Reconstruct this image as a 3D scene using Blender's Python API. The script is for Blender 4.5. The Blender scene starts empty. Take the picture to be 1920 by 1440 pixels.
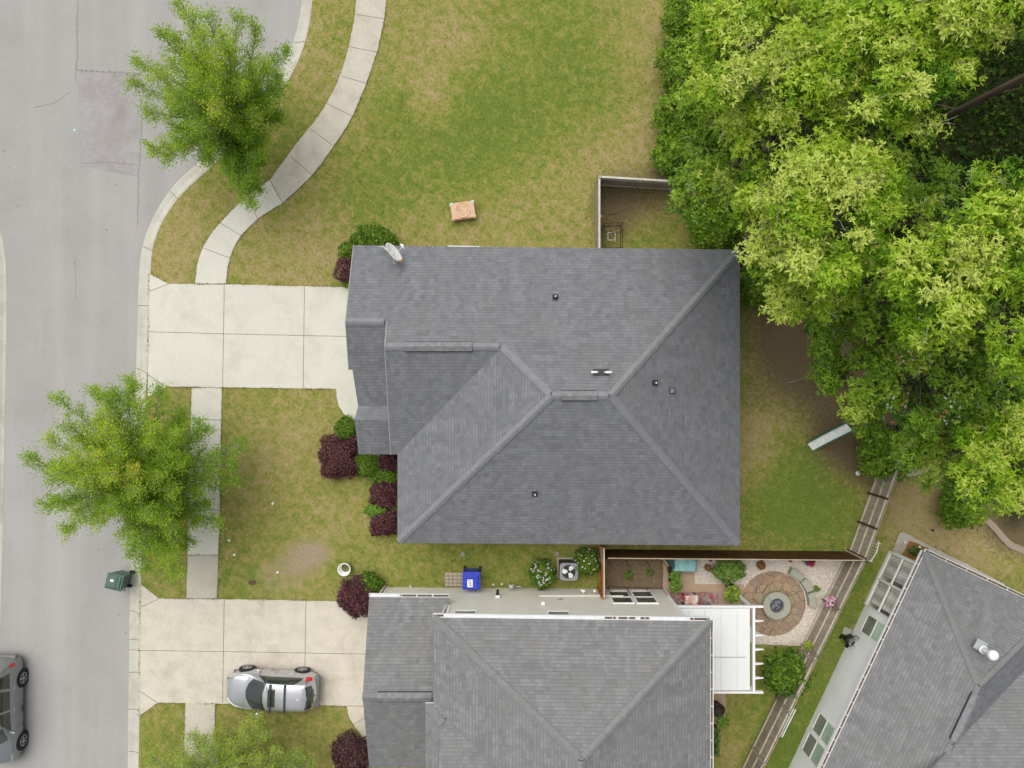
import bpy, math, random
import numpy as np
from mathutils import Vector, Matrix
random.seed(7); rng = np.random.default_rng(7)
R = math.radians
sc = bpy.context.scene
COL = sc.collection
# ------------------------------------------------------------------ camera, sky, sun, exposure
CH = 36.0; FPX = 1404.0
cd = bpy.data.cameras.new('camera'); cam = bpy.data.objects.new('camera', cd); COL.objects.link(cam)
cam.location = (0, 0, CH); cam.rotation_euler = (0, 0, 0)
cd.sensor_width = 36; cd.lens = 36 * FPX / 1920; cd.clip_end = 3000; cd.clip_start = 0.5
sc.camera = cam
w = bpy.data.worlds.new('World'); sc.world = w; w.use_nodes = True
nt = w.node_tree; nt.nodes.clear()
SUN_EL, SUN_AZ = R(62), R(-32)          # azimuth measured clockwise from +Y (top of the photo)
sky = nt.nodes.new('ShaderNodeTexSky'); sky.sky_type = 'NISHITA'; sky.sun_disc = False
sky.sun_elevation = SUN_EL; sky.sun_rotation = SUN_AZ; sky.dust_density = 4; sky.air_density = 1.0
hs = nt.nodes.new('ShaderNodeHueSaturation'); hs.inputs['Saturation'].default_value = 0.22
bg = nt.nodes.new('ShaderNodeBackground'); bg.inputs['Strength'].default_value = 0.10
wo = nt.nodes.new('ShaderNodeOutputWorld')
nt.links.new(sky.outputs[0], hs.inputs['Color']); nt.links.new(hs.outputs[0], bg.inputs['Color']); nt.links.new(bg.outputs[0], wo.inputs['Surface'])
sl = bpy.data.lights.new('sun', 'SUN'); sl.energy = 1.4; sl.angle = R(75); sl.color = (1, 0.96, 0.88)
so = bpy.data.objects.new('sun', sl); COL.objects.link(so); so.location = (0, 0, 60)
sd = Vector((math.cos(SUN_EL) * math.sin(SUN_AZ), math.cos(SUN_EL) * math.cos(SUN_AZ), math.sin(SUN_EL)))
so.rotation_euler = sd.to_track_quat('Z', 'Y').to_euler()
sc.view_settings.view_transform = 'Standard'; sc.view_settings.look = 'None'
sc.view_settings.exposure = 0.52; sc.view_settings.gamma = 1; sc.view_settings.use_curve_mapping = False

def P(px, py, z=0.0):
    s = FPX / (CH - z)
    return Vector(((px - 960) / s, (720 - py) / s, z))
def onplane(px, py, p0, n):
    d = Vector(((px - 960) / FPX, (720 - py) / FPX, -1)); c = Vector((0, 0, CH))
    return c + d * ((p0 - c).dot(n) / d.dot(n))

# ------------------------------------------------------------------ mesh helpers
class MB:
    def __init__(s): s.v = []; s.f = []; s.m = []
    def add(s, vs, fs, m=0):
        b = len(s.v); s.v += [tuple(v) for v in vs]; s.f += [tuple(i + b for i in f) for f in fs]; s.m += [m] * len(fs); return s
    def box(s, c, size, rz=0, m=0, rot=None, taper=1.0):
        hx, hy, hz = size[0] / 2, size[1] / 2, size[2] / 2
        M = rot if rot is not None else Matrix.Rotation(rz, 3, 'Z'); c = Vector(c); vs = []
        for z in (-1, 1):
            k = taper if z > 0 else 1
            for x, y in ((-1, -1), (1, -1), (1, 1), (-1, 1)): vs.append(c + M @ Vector((x * hx * k, y * hy * k, z * hz)))
        return s.add(vs, [(3, 2, 1, 0), (4, 5, 6, 7), (0, 1, 5, 4), (1, 2, 6, 5), (2, 3, 7, 6), (3, 0, 4, 7)], m)
    def bar(s, a, b, wd, h, m=0):
        a = Vector(a); b = Vector(b); d = b - a; L = d.length; x = d.normalized()
        up = Vector((0, 0, 1)) if abs(x.z) < .95 else Vector((0, 1, 0))
        y = up.cross(x).normalized(); z = x.cross(y)
        return s.box((a + b) / 2, (L, wd, h), rot=Matrix((x, y, z)).transposed(), m=m)
    def tube(s, pts, rs, n=8, m=0, cap=True):
        pts = [Vector(p) for p in pts]; b = []; fs = []
        for i, p in enumerate(pts):
            d = (pts[min(i + 1, len(pts) - 1)] - pts[max(i - 1, 0)]).normalized()
            a = Vector((0, 0, 1)) if abs(d.z) < .9 else Vector((1, 0, 0))
            x = d.cross(a).normalized(); y = d.cross(x); r = rs[i] if hasattr(rs, '__len__') else rs
            b += [p + (x * math.cos(2 * math.pi * k / n) + y * math.sin(2 * math.pi * k / n)) * r for k in range(n)]
        for i in range(len(pts) - 1):
            for k in range(n):
                k2 = (k + 1) % n; fs.append((i * n + k, i * n + k2, (i + 1) * n + k2, (i + 1) * n + k))
        if cap: fs += [tuple(range(n))[::-1], tuple(range((len(pts) - 1) * n, len(pts) * n))]
        return s.add(b, fs, m)
    def lathe(s, prof, c=(0, 0, 0), n=24, m=0, sq=None):
        c = Vector(c); b = []; fs = []
        for r, z in prof:
            for k in range(n):
                a = 2 * math.pi * k / n; x, y = math.cos(a), math.sin(a)
                if sq: q = (abs(x) ** sq + abs(y) ** sq) ** (-1 / sq); x *= q; y *= q
                b.append(c + Vector((x * r, y * r, z)))
        for i in range(len(prof) - 1):
            for k in range(n):
                k2 = (k + 1) % n; fs.append((i * n + k, i * n + k2, (i + 1) * n + k2, (i + 1) * n + k))
        if prof[-1][0] > 1e-4: fs.append(tuple(range((len(prof) - 1) * n, len(prof) * n)))
        return s.add(b, fs, m)
    def prism(s, poly, z0, z1, m=0, ms=None):
        n = len(poly); A = sum(poly[i][0] * poly[(i + 1) % n][1] - poly[(i + 1) % n][0] * poly[i][1] for i in range(n))
        if A < 0: poly = poly[::-1]
        vs = [(p[0], p[1], z0) for p in poly] + [(p[0], p[1], z1) for p in poly]
        s.add(vs, [tuple(range(n, 2 * n))], m)
        b = len(s.v) - 2 * n
        s.f += [(b + i, b + (i + 1) % n, b + n + (i + 1) % n, b + n + i) for i in range(n)]; s.m += [m if ms is None else ms] * n
        return s
    def ico(s, c, r, m=0, sz=(1, 1, 1), n=8):
        pr = [(1e-5, -1)] + [(math.sin(math.pi * i / n), -math.cos(math.pi * i / n)) for i in range(1, n)] + [(1e-5, 1)]
        b0 = len(s.v); s.lathe([(a * r, z * r) for a, z in pr], (0, 0, 0), 12, m)
        c = Vector(c)
        for i in range(b0, len(s.v)): v = s.v[i]; s.v[i] = (v[0] * sz[0] + c.x, v[1] * sz[1] + c.y, v[2] * sz[2] + c.z)
        return s
OFF = {}
def finish(o, mats, smooth=False, bevel=0, auto=None):
    for m in (mats if isinstance(mats, (list, tuple)) else [mats]): o.data.materials.append(m)
    if smooth: o.data.polygons.foreach_set('use_smooth', [True] * len(o.data.polygons))
    if bevel:
        b = o.modifiers.new('Bevel', 'BEVEL'); b.width = bevel; b.segments = 2; b.limit_method = 'ANGLE'
    return o
def newmesh(name, mb, mats, off, smooth=False, bevel=0):
    me = bpy.data.meshes.new(name)
    me.from_pydata([(v[0] - off[0], v[1] - off[1], v[2] - off[2]) for v in mb.v], [], mb.f)
    me.polygons.foreach_set('material_index', mb.m)
    me.update(); o = bpy.data.objects.new(name, me); COL.objects.link(o)
    return finish(o, mats, smooth, bevel)
def props(o, label=None, cat=None, group=None, kind=None):
    if label: o['label'] = label
    if cat: o['category'] = cat
    if group: o['group'] = group
    if kind: o['kind'] = kind
    return o
def thing(name, label, cat, loc=(0, 0, 0), rz=0, group=None, world=False):
    o = bpy.data.objects.new(name, None); COL.objects.link(o); o.location = loc; o.rotation_euler = (0, 0, rz); o.empty_display_size = .2
    OFF[o.name] = Vector(loc) if world else Vector((0, 0, 0)); return props(o, label, cat, group)
def part(name, mb, mats, parent, smooth=False, bevel=0, label=None):
    off = OFF[parent.name]; o = newmesh(name, mb, mats, off, smooth, bevel); o.parent = parent; OFF[o.name] = off
    if label: o['label'] = label
    return o
def solo(name, mb, mats, label=None, cat=None, group=None, kind=None, smooth=False, bevel=0):
    a = np.array(mb.v); off = Vector(((a[:, 0].min() + a[:, 0].max()) / 2, (a[:, 1].min() + a[:, 1].max()) / 2, a[:, 2].min()))
    if kind == 'structure': off = Vector((0, 0, 0))
    o = newmesh(name, mb, mats, off, smooth, bevel); o.location = off; return props(o, label, cat, group, kind)
def dup(root, loc, rz=0, label=None, group=None):
    r = root.copy(); COL.objects.link(r); r.location = loc; r.rotation_euler = (0, 0, rz)
    if label: r['label'] = label
    if group: r['group'] = group
    for ch in list(root.children):
        c = ch.copy(); COL.objects.link(c); c.parent = r
        for g in list(ch.children):
            d = g.copy(); COL.objects.link(d); d.parent = c
    return r

# ------------------------------------------------------------------ materials
def mat(name):
    m = bpy.data.materials.new(name); m.use_nodes = True; n = m.node_tree; n.nodes.clear()
    out = n.nodes.new('ShaderNodeOutputMaterial'); b = n.nodes.new('ShaderNodeBsdfPrincipled'); n.links.new(b.outputs[0], out.inputs[0]); return m, n, b
def N(n, t, **k):
    x = n.nodes.new(t)
    for a, v in k.items():
        if a.startswith('_'): x.inputs[a[1:].replace('_', ' ')].default_value = v
        else: setattr(x, a, v)
    return x
def L(n, a, b): n.links.new(a, b)
def ramp(n, fac, stops, interp='LINEAR'):
    r = n.nodes.new('ShaderNodeValToRGB'); e = r.color_ramp.elements; r.color_ramp.interpolation = interp
    while len(e) < len(stops): e.new(.5)
    for x, (p, c) in zip(e, stops): x.position = p; x.color = (*c, 1) if len(c) == 3 else c
    if fac is not None: L(n, fac, r.inputs[0])
    return r.outputs[0]
def mix(n, f, a, b, t='MIX'):
    x = n.nodes.new('ShaderNodeMix'); x.data_type = 'RGBA'; x.blend_type = t
    for i, v in ((0, f), (6, a), (7, b)):
        if isinstance(v, (int, float)): x.inputs[i].default_value = v
        elif isinstance(v, tuple): x.inputs[i].default_value = (*v, 1)
        else: L(n, v, x.inputs[i])
    return x.outputs[2]
def noise(n, co, scale, detail=3, rough=.55, dist=0):
    x = N(n, 'ShaderNodeTexNoise', _Scale=scale, _Detail=detail, _Roughness=rough, _Distortion=dist); L(n, co, x.inputs['Vector']); return x.outputs['Fac']
def math_(n, op, a, b=None, c=None):
    x = n.nodes.new('ShaderNodeMath'); x.operation = op
    for i, v in enumerate((a, b, c)):
        if v is None: continue
        if isinstance(v, (int, float)): x.inputs[i].default_value = v
        else: L(n, v, x.inputs[i])
    return x.outputs[0]
def geo(n): return n.nodes.new('ShaderNodeNewGeometry').outputs['Position']
def objc(n): return n.nodes.new('ShaderNodeTexCoord').outputs['Object']
def bump(n, b, h, st=.3, d=.02):
    x = N(n, 'ShaderNodeBump', _Strength=st, _Distance=d); L(n, h, x.inputs['Height']); L(n, x.outputs[0], b.inputs['Normal'])
def plain(name, col, rough=.6, metal=0, var=.12, scale=6, spec=.3, coat=0):
    m, n, b = mat(name); f = noise(n, objc(n), scale, 4)
    lo = tuple(c * (1 - var) for c in col); hi = tuple(min(1, c * (1 + var)) for c in col)
    L(n, ramp(n, f, [(.3, lo), (.7, hi)]), b.inputs['Base Color']); b.inputs['Roughness'].default_value = rough
    b.inputs['Metallic'].default_value = metal; b.inputs['Specular IOR Level'].default_value = spec; b.inputs['Coat Weight'].default_value = coat
    return m
def concrete(name, c, stain=.25, dirt=(.25, .22, .17), speck=.06, ruts=0.0):
    m, n, b = mat(name); co = geo(n)
    f1 = noise(n, co, 1.3, 5, .6); f2 = noise(n, co, 14, 4, .6); f3 = noise(n, co, .45, 6, .65, .6)
    base = ramp(n, f2, [(.3, tuple(x * (1 - speck) for x in c)), (.7, tuple(x * (1 + speck) for x in c))])
    base = mix(n, ramp(n, f1, [(.45, (0, 0, 0)), (.75, (stain,) * 3)]), base, tuple(x * .72 for x in c))
    base = mix(n, ramp(n, f3, [(.50, (0, 0, 0)), (.68, (stain * .9,) * 3)]), base, dirt)
    f4 = noise(n, co, 60, 2); base = mix(n, ramp(n, f4, [(.3, (.12,) * 3), (.45, (0, 0, 0))]), base, dirt)
    L(n, base, b.inputs['Base Color']); b.inputs['Roughness'].default_value = .9; b.inputs['Specular IOR Level'].default_value = .15
    bump(n, b, f2, .2, .01); return m
def leafmat(name, stops, trans=.3, gloss=.05):
    m = bpy.data.materials.new(name); m.use_nodes = True; n = m.node_tree; n.nodes.clear()
    out = N(n, 'ShaderNodeOutputMaterial'); at = N(n, 'ShaderNodeAttribute', attribute_name='tone')
    c = ramp(n, at.outputs['Fac'], stops)
    d = N(n, 'ShaderNodeBsdfDiffuse'); t = N(n, 'ShaderNodeBsdfTranslucent'); g = N(n, 'ShaderNodeBsdfGlossy', _Roughness=.45)
    L(n, c, d.inputs[0]); c2 = mix(n, .5, c, (1.0, .9, .25), 'MULTIPLY'); L(n, c, t.inputs[0])
    m1 = N(n, 'ShaderNodeMixShader', _Fac=trans); L(n, d.outputs[0], m1.inputs[1]); L(n, t.outputs[0], m1.inputs[2])
    m2 = N(n, 'ShaderNodeMixShader', _Fac=gloss); L(n, m1.outputs[0], m2.inputs[1]); L(n, g.outputs[0], m2.inputs[2])
    L(n, m2.outputs[0], out.inputs[0]); return m

def shingle(name, c, var=.34, tint=(.16, .15, .12), sc_=1.0):
    m, n, b = mat(name); uv = N(n, 'ShaderNodeUVMap').outputs[0]
    def brick(w_, h_, off, bias=0.0, mort=.007):
        x = N(n, 'ShaderNodeTexBrick', offset=off, offset_frequency=2, squash=1.0)
        for k, v in (('Scale', 1.0), ('Mortar Size', mort), ('Mortar Smooth', .3), ('Bias', bias), ('Brick Width', w_), ('Row Height', h_)): x.inputs[k].default_value = v
        x.inputs['Color1'].default_value = (0, 0, 0, 1); x.inputs['Color2'].default_value = (1, 1, 1, 1); x.inputs['Mortar'].default_value = (.5, .5, .5, 1)
        L(n, uv, x.inputs['Vector']); return x
    b1 = brick(.20 * sc_, .142, .37); b2 = brick(.27 * sc_, .284, .61)
    t = mix(n, .5, b1.outputs['Color'], b2.outputs['Color'])
    mp = N(n, 'ShaderNodeMapping'); mp.inputs['Scale'].default_value = (1.6, .22, 1); L(n, uv, mp.inputs[0])
    st = noise(n, mp.outputs[0], 1.0, 5, .65)
    big = noise(n, uv, .55, 5, .6)
    lo = tuple(x * (1 - var) for x in c); hi = tuple(x * (1 + var) for x in c)
    col = mix(n, t, lo, hi)
    col = mix(n, ramp(n, st, [(.35, (0, 0, 0)), (.7, (.55,) * 3)]), col, tuple(x * .72 for x in c))
    col = mix(n, ramp(n, big, [(.45, (0, 0, 0)), (.7, (.45,) * 3)]), col, tint)
    gr = noise(n, uv, 45, 2); col = mix(n, .25, col, ramp(n, gr, [(.3, tuple(x * .5 for x in c)), (.7, tuple(x * 1.6 for x in c))]))
    # hairline shadow of each course's butt edge, painted into the colour
    sx = N(n, 'ShaderNodeSeparateXYZ'); L(n, uv, sx.inputs[0])
    fr = math_(n, 'FRACT', math_(n, 'DIVIDE', sx.outputs[1], .142))
    ln = ramp(n, fr, [(0, (.30,) * 3), (.10, (.30,) * 3), (.16, (0, 0, 0))])
    col = mix(n, math_(n, 'MULTIPLY', b1.outputs['Fac'], .35), col, tuple(x * .45 for x in c))
    col = mix(n, ln, col, tuple(x * .38 for x in c))
    L(n, col, b.inputs['Base Color']); b.inputs['Roughness'].default_value = .95; b.inputs['Specular IOR Level'].default_value = .12
    h = mix(n, .5, t, fr); bump(n, b, h, .45, .012); return m
def siding(name, c, lap=.2, axis=2):
    m, n, b = mat(name); co = geo(n); sx = N(n, 'ShaderNodeSeparateXYZ'); L(n, co, sx.inputs[0])
    fr = math_(n, 'FRACT', math_(n, 'DIVIDE', sx.outputs[axis], lap))
    ln = ramp(n, fr, [(0, (.6,) * 3), (.06, (.5,) * 3), (.12, (0, 0, 0))])
    f = noise(n, co, 1.2, 4); base = ramp(n, f, [(.3, tuple(x * .94 for x in c)), (.7, tuple(min(1, x * 1.03) for x in c))])
    L(n, mix(n, ln, base, tuple(x * .62 for x in c)), b.inputs['Base Color']); b.inputs['Roughness'].default_value = .6
    b.inputs['Specular IOR Level'].default_value = .3; bump(n, b, fr, .4, .015); return m
def wood(name, c1, c2, dirx=True, scale=9):
    m, n, b = mat(name); co = objc(n); mp = N(n, 'ShaderNodeMapping'); mp.inputs['Scale'].default_value = (scale, scale, 1.2); L(n, co, mp.inputs[0])
    f = noise(n, mp.outputs[0], 1, 5, .65); g = noise(n, co, 1.2, 3)
    col = ramp(n, f, [(.3, c1), (.7, c2)]); col = mix(n, ramp(n, g, [(.4, (0, 0, 0)), (.7, (.5,) * 3)]), col, tuple(x * .7 for x in c1))
    L(n, col, b.inputs['Base Color']); b.inputs['Roughness'].default_value = .85; b.inputs['Specular IOR Level'].default_value = .15; return m
def glassy(name, c, rough=.08, spec=.8):
    m, n, b = mat(name); f = noise(n, objc(n), .9, 3, .5, .5)
    L(n, ramp(n, f, [(.35, tuple(x * .75 for x in c)), (.65, tuple(x * 1.25 for x in c))]), b.inputs['Base Color'])
    b.inputs['Roughness'].default_value = rough; b.inputs['Specular IOR Level'].default_value = spec; return m

M = {}
M['shingle'] = shingle('shingle_grey', (.182, .188, .202), tint=(.170, .171, .166))
M['shingle_b'] = shingle('shingle_warm_grey', (.205, .207, .211), tint=(.196, .192, .178))
M['cap'] = shingle('shingle_cap', (.232, .238, .252), var=.12, tint=(.220, .224, .232))
M['cap_b'] = shingle('shingle_cap_warm', (.215, .216, .218), var=.10, tint=(.205, .203, .192))
M['white'] = plain('white_paint', (.80, .80, .79), .5, var=.04)
M['panel'] = plain('translucent_white_panel', (.73, .74, .735), .5, var=.03, scale=.6)
M['whitemetal'] = plain('white_metal', (.78, .79, .80), .35, var=.05)
M['soffit'] = plain('soffit', (.6, .6, .58), .7)
M['fascia'] = plain('fascia_grey', (.30, .305, .31), .6)
M['dark'] = plain('dark_plastic', (.02, .02, .022), .5)
M['black'] = plain('black_metal', (.012, .012, .014), .45)
M['rubber'] = plain('rubber', (.022, .022, .023), .8)
M['siding_beige'] = siding('beige_lap_siding', (.76, .74, .66))
M['siding_white'] = siding('white_lap_siding', (.87, .88, .91), .12)
M['brick_wall'] = siding('cream_lap_siding', (.5, .47, .4))
M['conc1'] = concrete('pale_concrete', (.59, .575, .505), .22)
M['conc2'] = concrete('warm_concrete', (.58, .535, .45), .62, dirt=(.34, .30, .24))
M['conc_old'] = concrete('old_concrete', (.51, .475, .40), .5, speck=.10)
M['conc_mid'] = concrete('weathered_concrete', (.47, .44, .365), .4)
M['kerb'] = concrete('kerb_concrete', (.50, .485, .42), .55, dirt=(.28, .25, .19))
M['joint'] = plain('joint_dirt', (.13, .12, .09), .95)
M['patio_tan'] = concrete('tan_patio', (.44, .32, .22), .2)
M['wood_grey'] = wood('weathered_fence_wood', (.27, .23, .175), (.46, .40, .32))
M['wood_rail'] = wood('weathered_rail_wood', (.46, .42, .34), (.62, .57, .48))
M['wood_white'] = wood('sunbleached_cap_wood', (.50, .48, .43), (.66, .63, .57))
M['wood_brown'] = wood('stained_brown_fence_wood', (.060, .030, .012), (.105, .052, .018))
M['wood_orange'] = wood('orange_stained_wood', (.27, .11, .025), (.40, .17, .045))
M['wood_tan'] = wood('pale_tan_wood', (.38, .30, .19), (.5, .42, .3))
M['bark'] = wood('bark', (.12, .10, .075), (.22, .19, .15))
M['bark_pale'] = wood('pale_bark', (.30, .27, .22), (.44, .41, .36))
M['bark_pine'] = wood('pine_bark', (.085, .066, .045), (.16, .125, .09))
M['glass'] = glassy('window_glass', (.05, .06, .055))
M['glass_grey'] = glassy('window_screen', (.20, .215, .18), .5, .3)
M['glass_green'] = glassy('window_pale_green_glass', (.40, .52, .43), .15, .5)
M['carglass'] = glassy('car_glass', (.03, .04, .038), .04, 1.0)
M['vent'] = plain('ridge_vent', (.20, .205, .215), .9, var=.2, scale=5)
M['rim'] = plain('alloy', (.55, .55, .56), .3, .8)
M['red'] = plain('red_lamp', (.55, .02, .02), .25, spec=.7)
M['blue'] = plain('blue_plastic', (.035, .06, .50), .4, var=.1)
M['bluedark'] = plain('dark_blue_plastic', (.012, .02, .13), .5)
M['green'] = plain('green_plastic', (.085, .14, .115), .45, var=.12)
M['greendark'] = plain('dark_green_plastic', (.02, .035, .028), .5)
M['sticker'] = plain('sticker', (.75, .76, .78), .5, var=.05)
M['ink'] = plain('sticker_ink', (.12, .15, .3), .6)
M['tan'] = plain('tan_plastic', (.52, .33, .20), .6, var=.1)
M['tan2'] = plain('pale_tan_plastic', (.60, .40, .26), .6, var=.08)
M['aqua'] = plain('aqua_plastic', (.30, .66, .72), .5)
M['teal'] = plain('teal_tarp', (.22, .42, .42), .55, var=.25, scale=3)
M['tealdark'] = plain('dark_teal_tarp', (.05, .13, .12), .6, var=.3)
M['steel'] = plain('galvanised_steel', (.5, .52, .54), .4, .5)
M['acgrey'] = plain('ac_grey', (.24, .255, .27), .5)
M['acdark'] = plain('ac_dark', (.045, .048, .055), .6)
M['navy'] = plain('navy_cushion', (.012, .014, .035), .8)
M['pink'] = plain('pink_flower', (.75, .22, .42), .7, var=.3)
M['magenta'] = plain('magenta_flower', (.32, .02, .14), .7, var=.4)
M['orange'] = plain('red_orange_flower', (.60, .09, .04), .7, var=.3)
M['redf'] = plain('red_cushion', (.6, .06, .1), .8)
M['rust'] = plain('rust', (.55, .27, .08), .8, var=.4)
M['terracotta'] = plain('terracotta', (.20, .09, .05), .8, var=.2)
M['potdark'] = plain('dark_pot', (.035, .025, .02), .6)
M['silver'] = plain('silver_car_paint', (.56, .57, .60), .28, .75, var=.02, coat=.6)
M['greycar'] = plain('grey_car_paint', (.27, .29, .30), .3, .7, var=.02, coat=.6)
M['bumper'] = plain('grey_bumper', (.17, .17, .165), .6)
M['headlamp'] = glassy('headlamp_glass', (.5, .5, .5), .1)
M['stone'] = concrete('grey_green_stone', (.36, .365, .30), .4)

def mk_road():
    m, n, b = mat('worn_asphalt'); co = geo(n)
    f = noise(n, co, 28, 3, .7); g = noise(n, co, .5, 5, .6); h = noise(n, co, 3, 5, .7)
    mp = N(n, 'ShaderNodeMapping'); mp.inputs['Scale'].default_value = (.8, .06, 1); L(n, co, mp.inputs[0]); s = noise(n, mp.outputs[0], 1, 4)
    c = ramp(n, f, [(.25, (.275, .268, .260)), (.75, (.405, .396, .385))])
    c = mix(n, ramp(n, g, [(.4, (0, 0, 0)), (.75, (.6,) * 3)]), c, (.29, .27, .262))
    c = mix(n, ramp(n, s, [(.45, (0, 0, 0)), (.75, (.5,) * 3)]), c, (.42, .405, .39))
    c = mix(n, ramp(n, h, [(.62, (0, 0, 0)), (.8, (.35,) * 3)]), c, (.22, .2, .195))
    sp = noise(n, co, 90, 1); c = mix(n, ramp(n, sp, [(.26, (.8,) * 3), (.34, (0, 0, 0))]), c, (.15, .14, .13))
    L(n, c, b.inputs['Base Color']); b.inputs['Roughness'].default_value = .92; b.inputs['Specular IOR Level'].default_value = .15; bump(n, b, f, .3, .01); return m
M['road'] = mk_road()
M['patch'] = concrete('road_patch', (.335, .32, .315), .5, dirt=(.22, .2, .19), speck=.12)
M['crack'] = plain('road_crack', (.275, .262, .25), .95, var=.3, scale=20)

def mk_lawn():
    m, n, b = mat('lawn'); co = geo(n)
    at = N(n, 'ShaderNodeAttribute', attribute_name='lawn'); s = N(n, 'ShaderNodeSeparateColor'); L(n, at.outputs['Color'], s.inputs[0])
    g, br, da = s.outputs[0], s.outputs[1], math_(n, 'MULTIPLY', s.outputs[2], 2.0)
    mp = N(n, 'ShaderNodeMapping'); mp.inputs['Rotation'].default_value = (0, 0, .6); L(n, co, mp.inputs[0]); q = mp.outputs[0]
    f1 = noise(n, q, 2.2, 6, .7, .3); f2 = noise(n, q, 6, 5, .75); f3 = noise(n, q, 15, 4, .75); f4 = noise(n, co, 30, 3, .7)
    t = math_(n, 'ADD', g, math_(n, 'MULTIPLY', math_(n, 'SUBTRACT', f1, .5), 2.1))
    t = math_(n, 'ADD', t, math_(n, 'MULTIPLY', math_(n, 'SUBTRACT', f2, .5), 1.6))
    t = math_(n, 'ADD', t, math_(n, 'MULTIPLY', math_(n, 'SUBTRACT', f3, .5), 1.7))
    c = ramp(n, t, [(.0, (.37, .285, .150)), (.25, (.315, .262, .108)), (.48, (.255, .242, .066)), (.70, (.190, .218, .046)), (1.0, (.125, .178, .032))])
    fine = ramp(n, f4, [(.30, (.42,) * 3), (.5, (1,) * 3), (.70, (1.6,) * 3)])
    c = mix(n, .8, c, fine, 'MULTIPLY')
    fib = ramp(n, f3, [(.3, (.62,) * 3), (.6, (1.15,) * 3)]); c = mix(n, .7, c, fib, 'MULTIPLY')
    bt = math_(n, 'ADD', br, math_(n, 'MULTIPLY', math_(n, 'SUBTRACT', f2, .5), 2.2))
    bare = ramp(n, f3, [(.3, (.24, .165, .105)), (.7, (.42, .34, .26))])
    c = mix(n, ramp(n, bt, [(.38, (0, 0, 0)), (.9, (.9,) * 3)]), c, bare)
    litter_shade = mix(n, ramp(n, s.outputs[2], [(.58, (0, 0, 0)), (.85, (1, 1, 1))]), ramp(n, f3, [(.3, (.085, .066, .036)), (.7, (.20, .150, .085))]), ramp(n, f3, [(.3, (.012, .014, .007)), (.7, (.040, .038, .018))]))  # thickest litter turns near-black: shade under the wood painted into the ground
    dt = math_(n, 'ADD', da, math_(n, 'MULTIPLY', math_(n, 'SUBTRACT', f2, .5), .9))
    c = mix(n, ramp(n, dt, [(.35, (0, 0, 0)), (.85, (1,) * 3)]), c, litter_shade)
    L(n, c, b.inputs['Base Color']); b.inputs['Roughness'].default_value = 1; b.inputs['Specular IOR Level'].default_value = .05
    hh = mix(n, .5, f3, f4); bump(n, b, hh, .6, .04); return m
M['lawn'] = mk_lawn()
def mk_cells(name, scale, cols, edge, ew, rough=.9):
    m, n, b = mat(name); co = geo(n)
    v = N(n, 'ShaderNodeTexVoronoi', _Scale=scale); L(n, co, v.inputs['Vector'])
    e = N(n, 'ShaderNodeTexVoronoi', feature='DISTANCE_TO_EDGE', _Scale=scale); L(n, co, e.inputs['Vector'])
    s = N(n, 'ShaderNodeSeparateColor'); L(n, v.outputs['Color'], s.inputs[0])
    c = ramp(n, s.outputs[0], [(i / (len(cols) - 1), k) for i, k in enumerate(cols)]); f = noise(n, co, 8, 4); c = mix(n, .4, c, ramp(n, f, [(.3, (.7,) * 3), (.7, (1.2,) * 3)]), 'MULTIPLY')
    c = mix(n, ramp(n, e.outputs['Distance'], [(0, (1,) * 3), (ew, (0, 0, 0))]), c, edge)
    L(n, c, b.inputs['Base Color']); b.inputs['Roughness'].default_value = rough; bump(n, b, e.outputs['Distance'], .5, .02); return m
M['flag'] = mk_cells('flagstone', 2.7, [(.34, .22, .13), (.27, .20, .15), (.40, .27, .16), (.30, .24, .15)], (.13, .10, .07), .05)
M['pebble'] = mk_cells('white_pebbles', 26, [(.62, .56, .48), (.78, .74, .68), (.55, .44, .34), (.8, .77, .72)], (.40, .33, .26), .12)
M['pebble_b'] = mk_cells('mixed_pebbles', 20, [(.45, .40, .30), (.62, .56, .44), (.36, .27, .18), (.55, .5, .42)], (.26, .2, .14), .12)
M['chips'] = mk_cells('wood_chips', 24, [(.20, .13, .07), (.30, .21, .12), (.13, .09, .05), (.24, .19, .10)], (.07, .05, .03), .12)
M['mulch'] = mk_cells('orange_mulch', 22, [(.30, .13, .03), (.40, .2, .05), (.18, .09, .03)], (.08, .05, .02), .12)
M['ash'] = mk_cells('fire_pit_glass', 14, [(.05, .05, .06), (.16, .17, .2), (.3, .32, .36), (.03, .03, .03)], (.02, .02, .02), .12)
M['cloth'] = mk_cells('patterned_cloth', 6, [(.75, .73, .70), (.55, .16, .13), (.78, .76, .74), (.66, .42, .3)], (.6, .5, .45), .03)
M['rug'] = mk_cells('patterned_rug', 7, [(.32, .22, .2), (.42, .34, .32), (.36, .12, .12), (.28, .24, .22)], (.25, .2, .18), .05)
M['litter'] = mk_cells('leaf_debris', 30, [(.10, .075, .05), (.26, .20, .13), (.05, .04, .03)], (.04, .03, .02), .1)
M['curtain'] = None
def mk_curtain():
    m, n, b = mat('striped_curtain'); co = objc(n); wv = N(n, 'ShaderNodeTexWave', _Scale=1.3, _Distortion=2.0, _Detail=2); L(n, co, wv.inputs['Vector'])
    L(n, ramp(n, wv.outputs['Fac'], [(0, (.42, .42, .38)), (1, (.68, .68, .63))]), b.inputs['Base Color']); b.inputs['Roughness'].default_value = .9; return m
M['curtain'] = mk_curtain()

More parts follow.
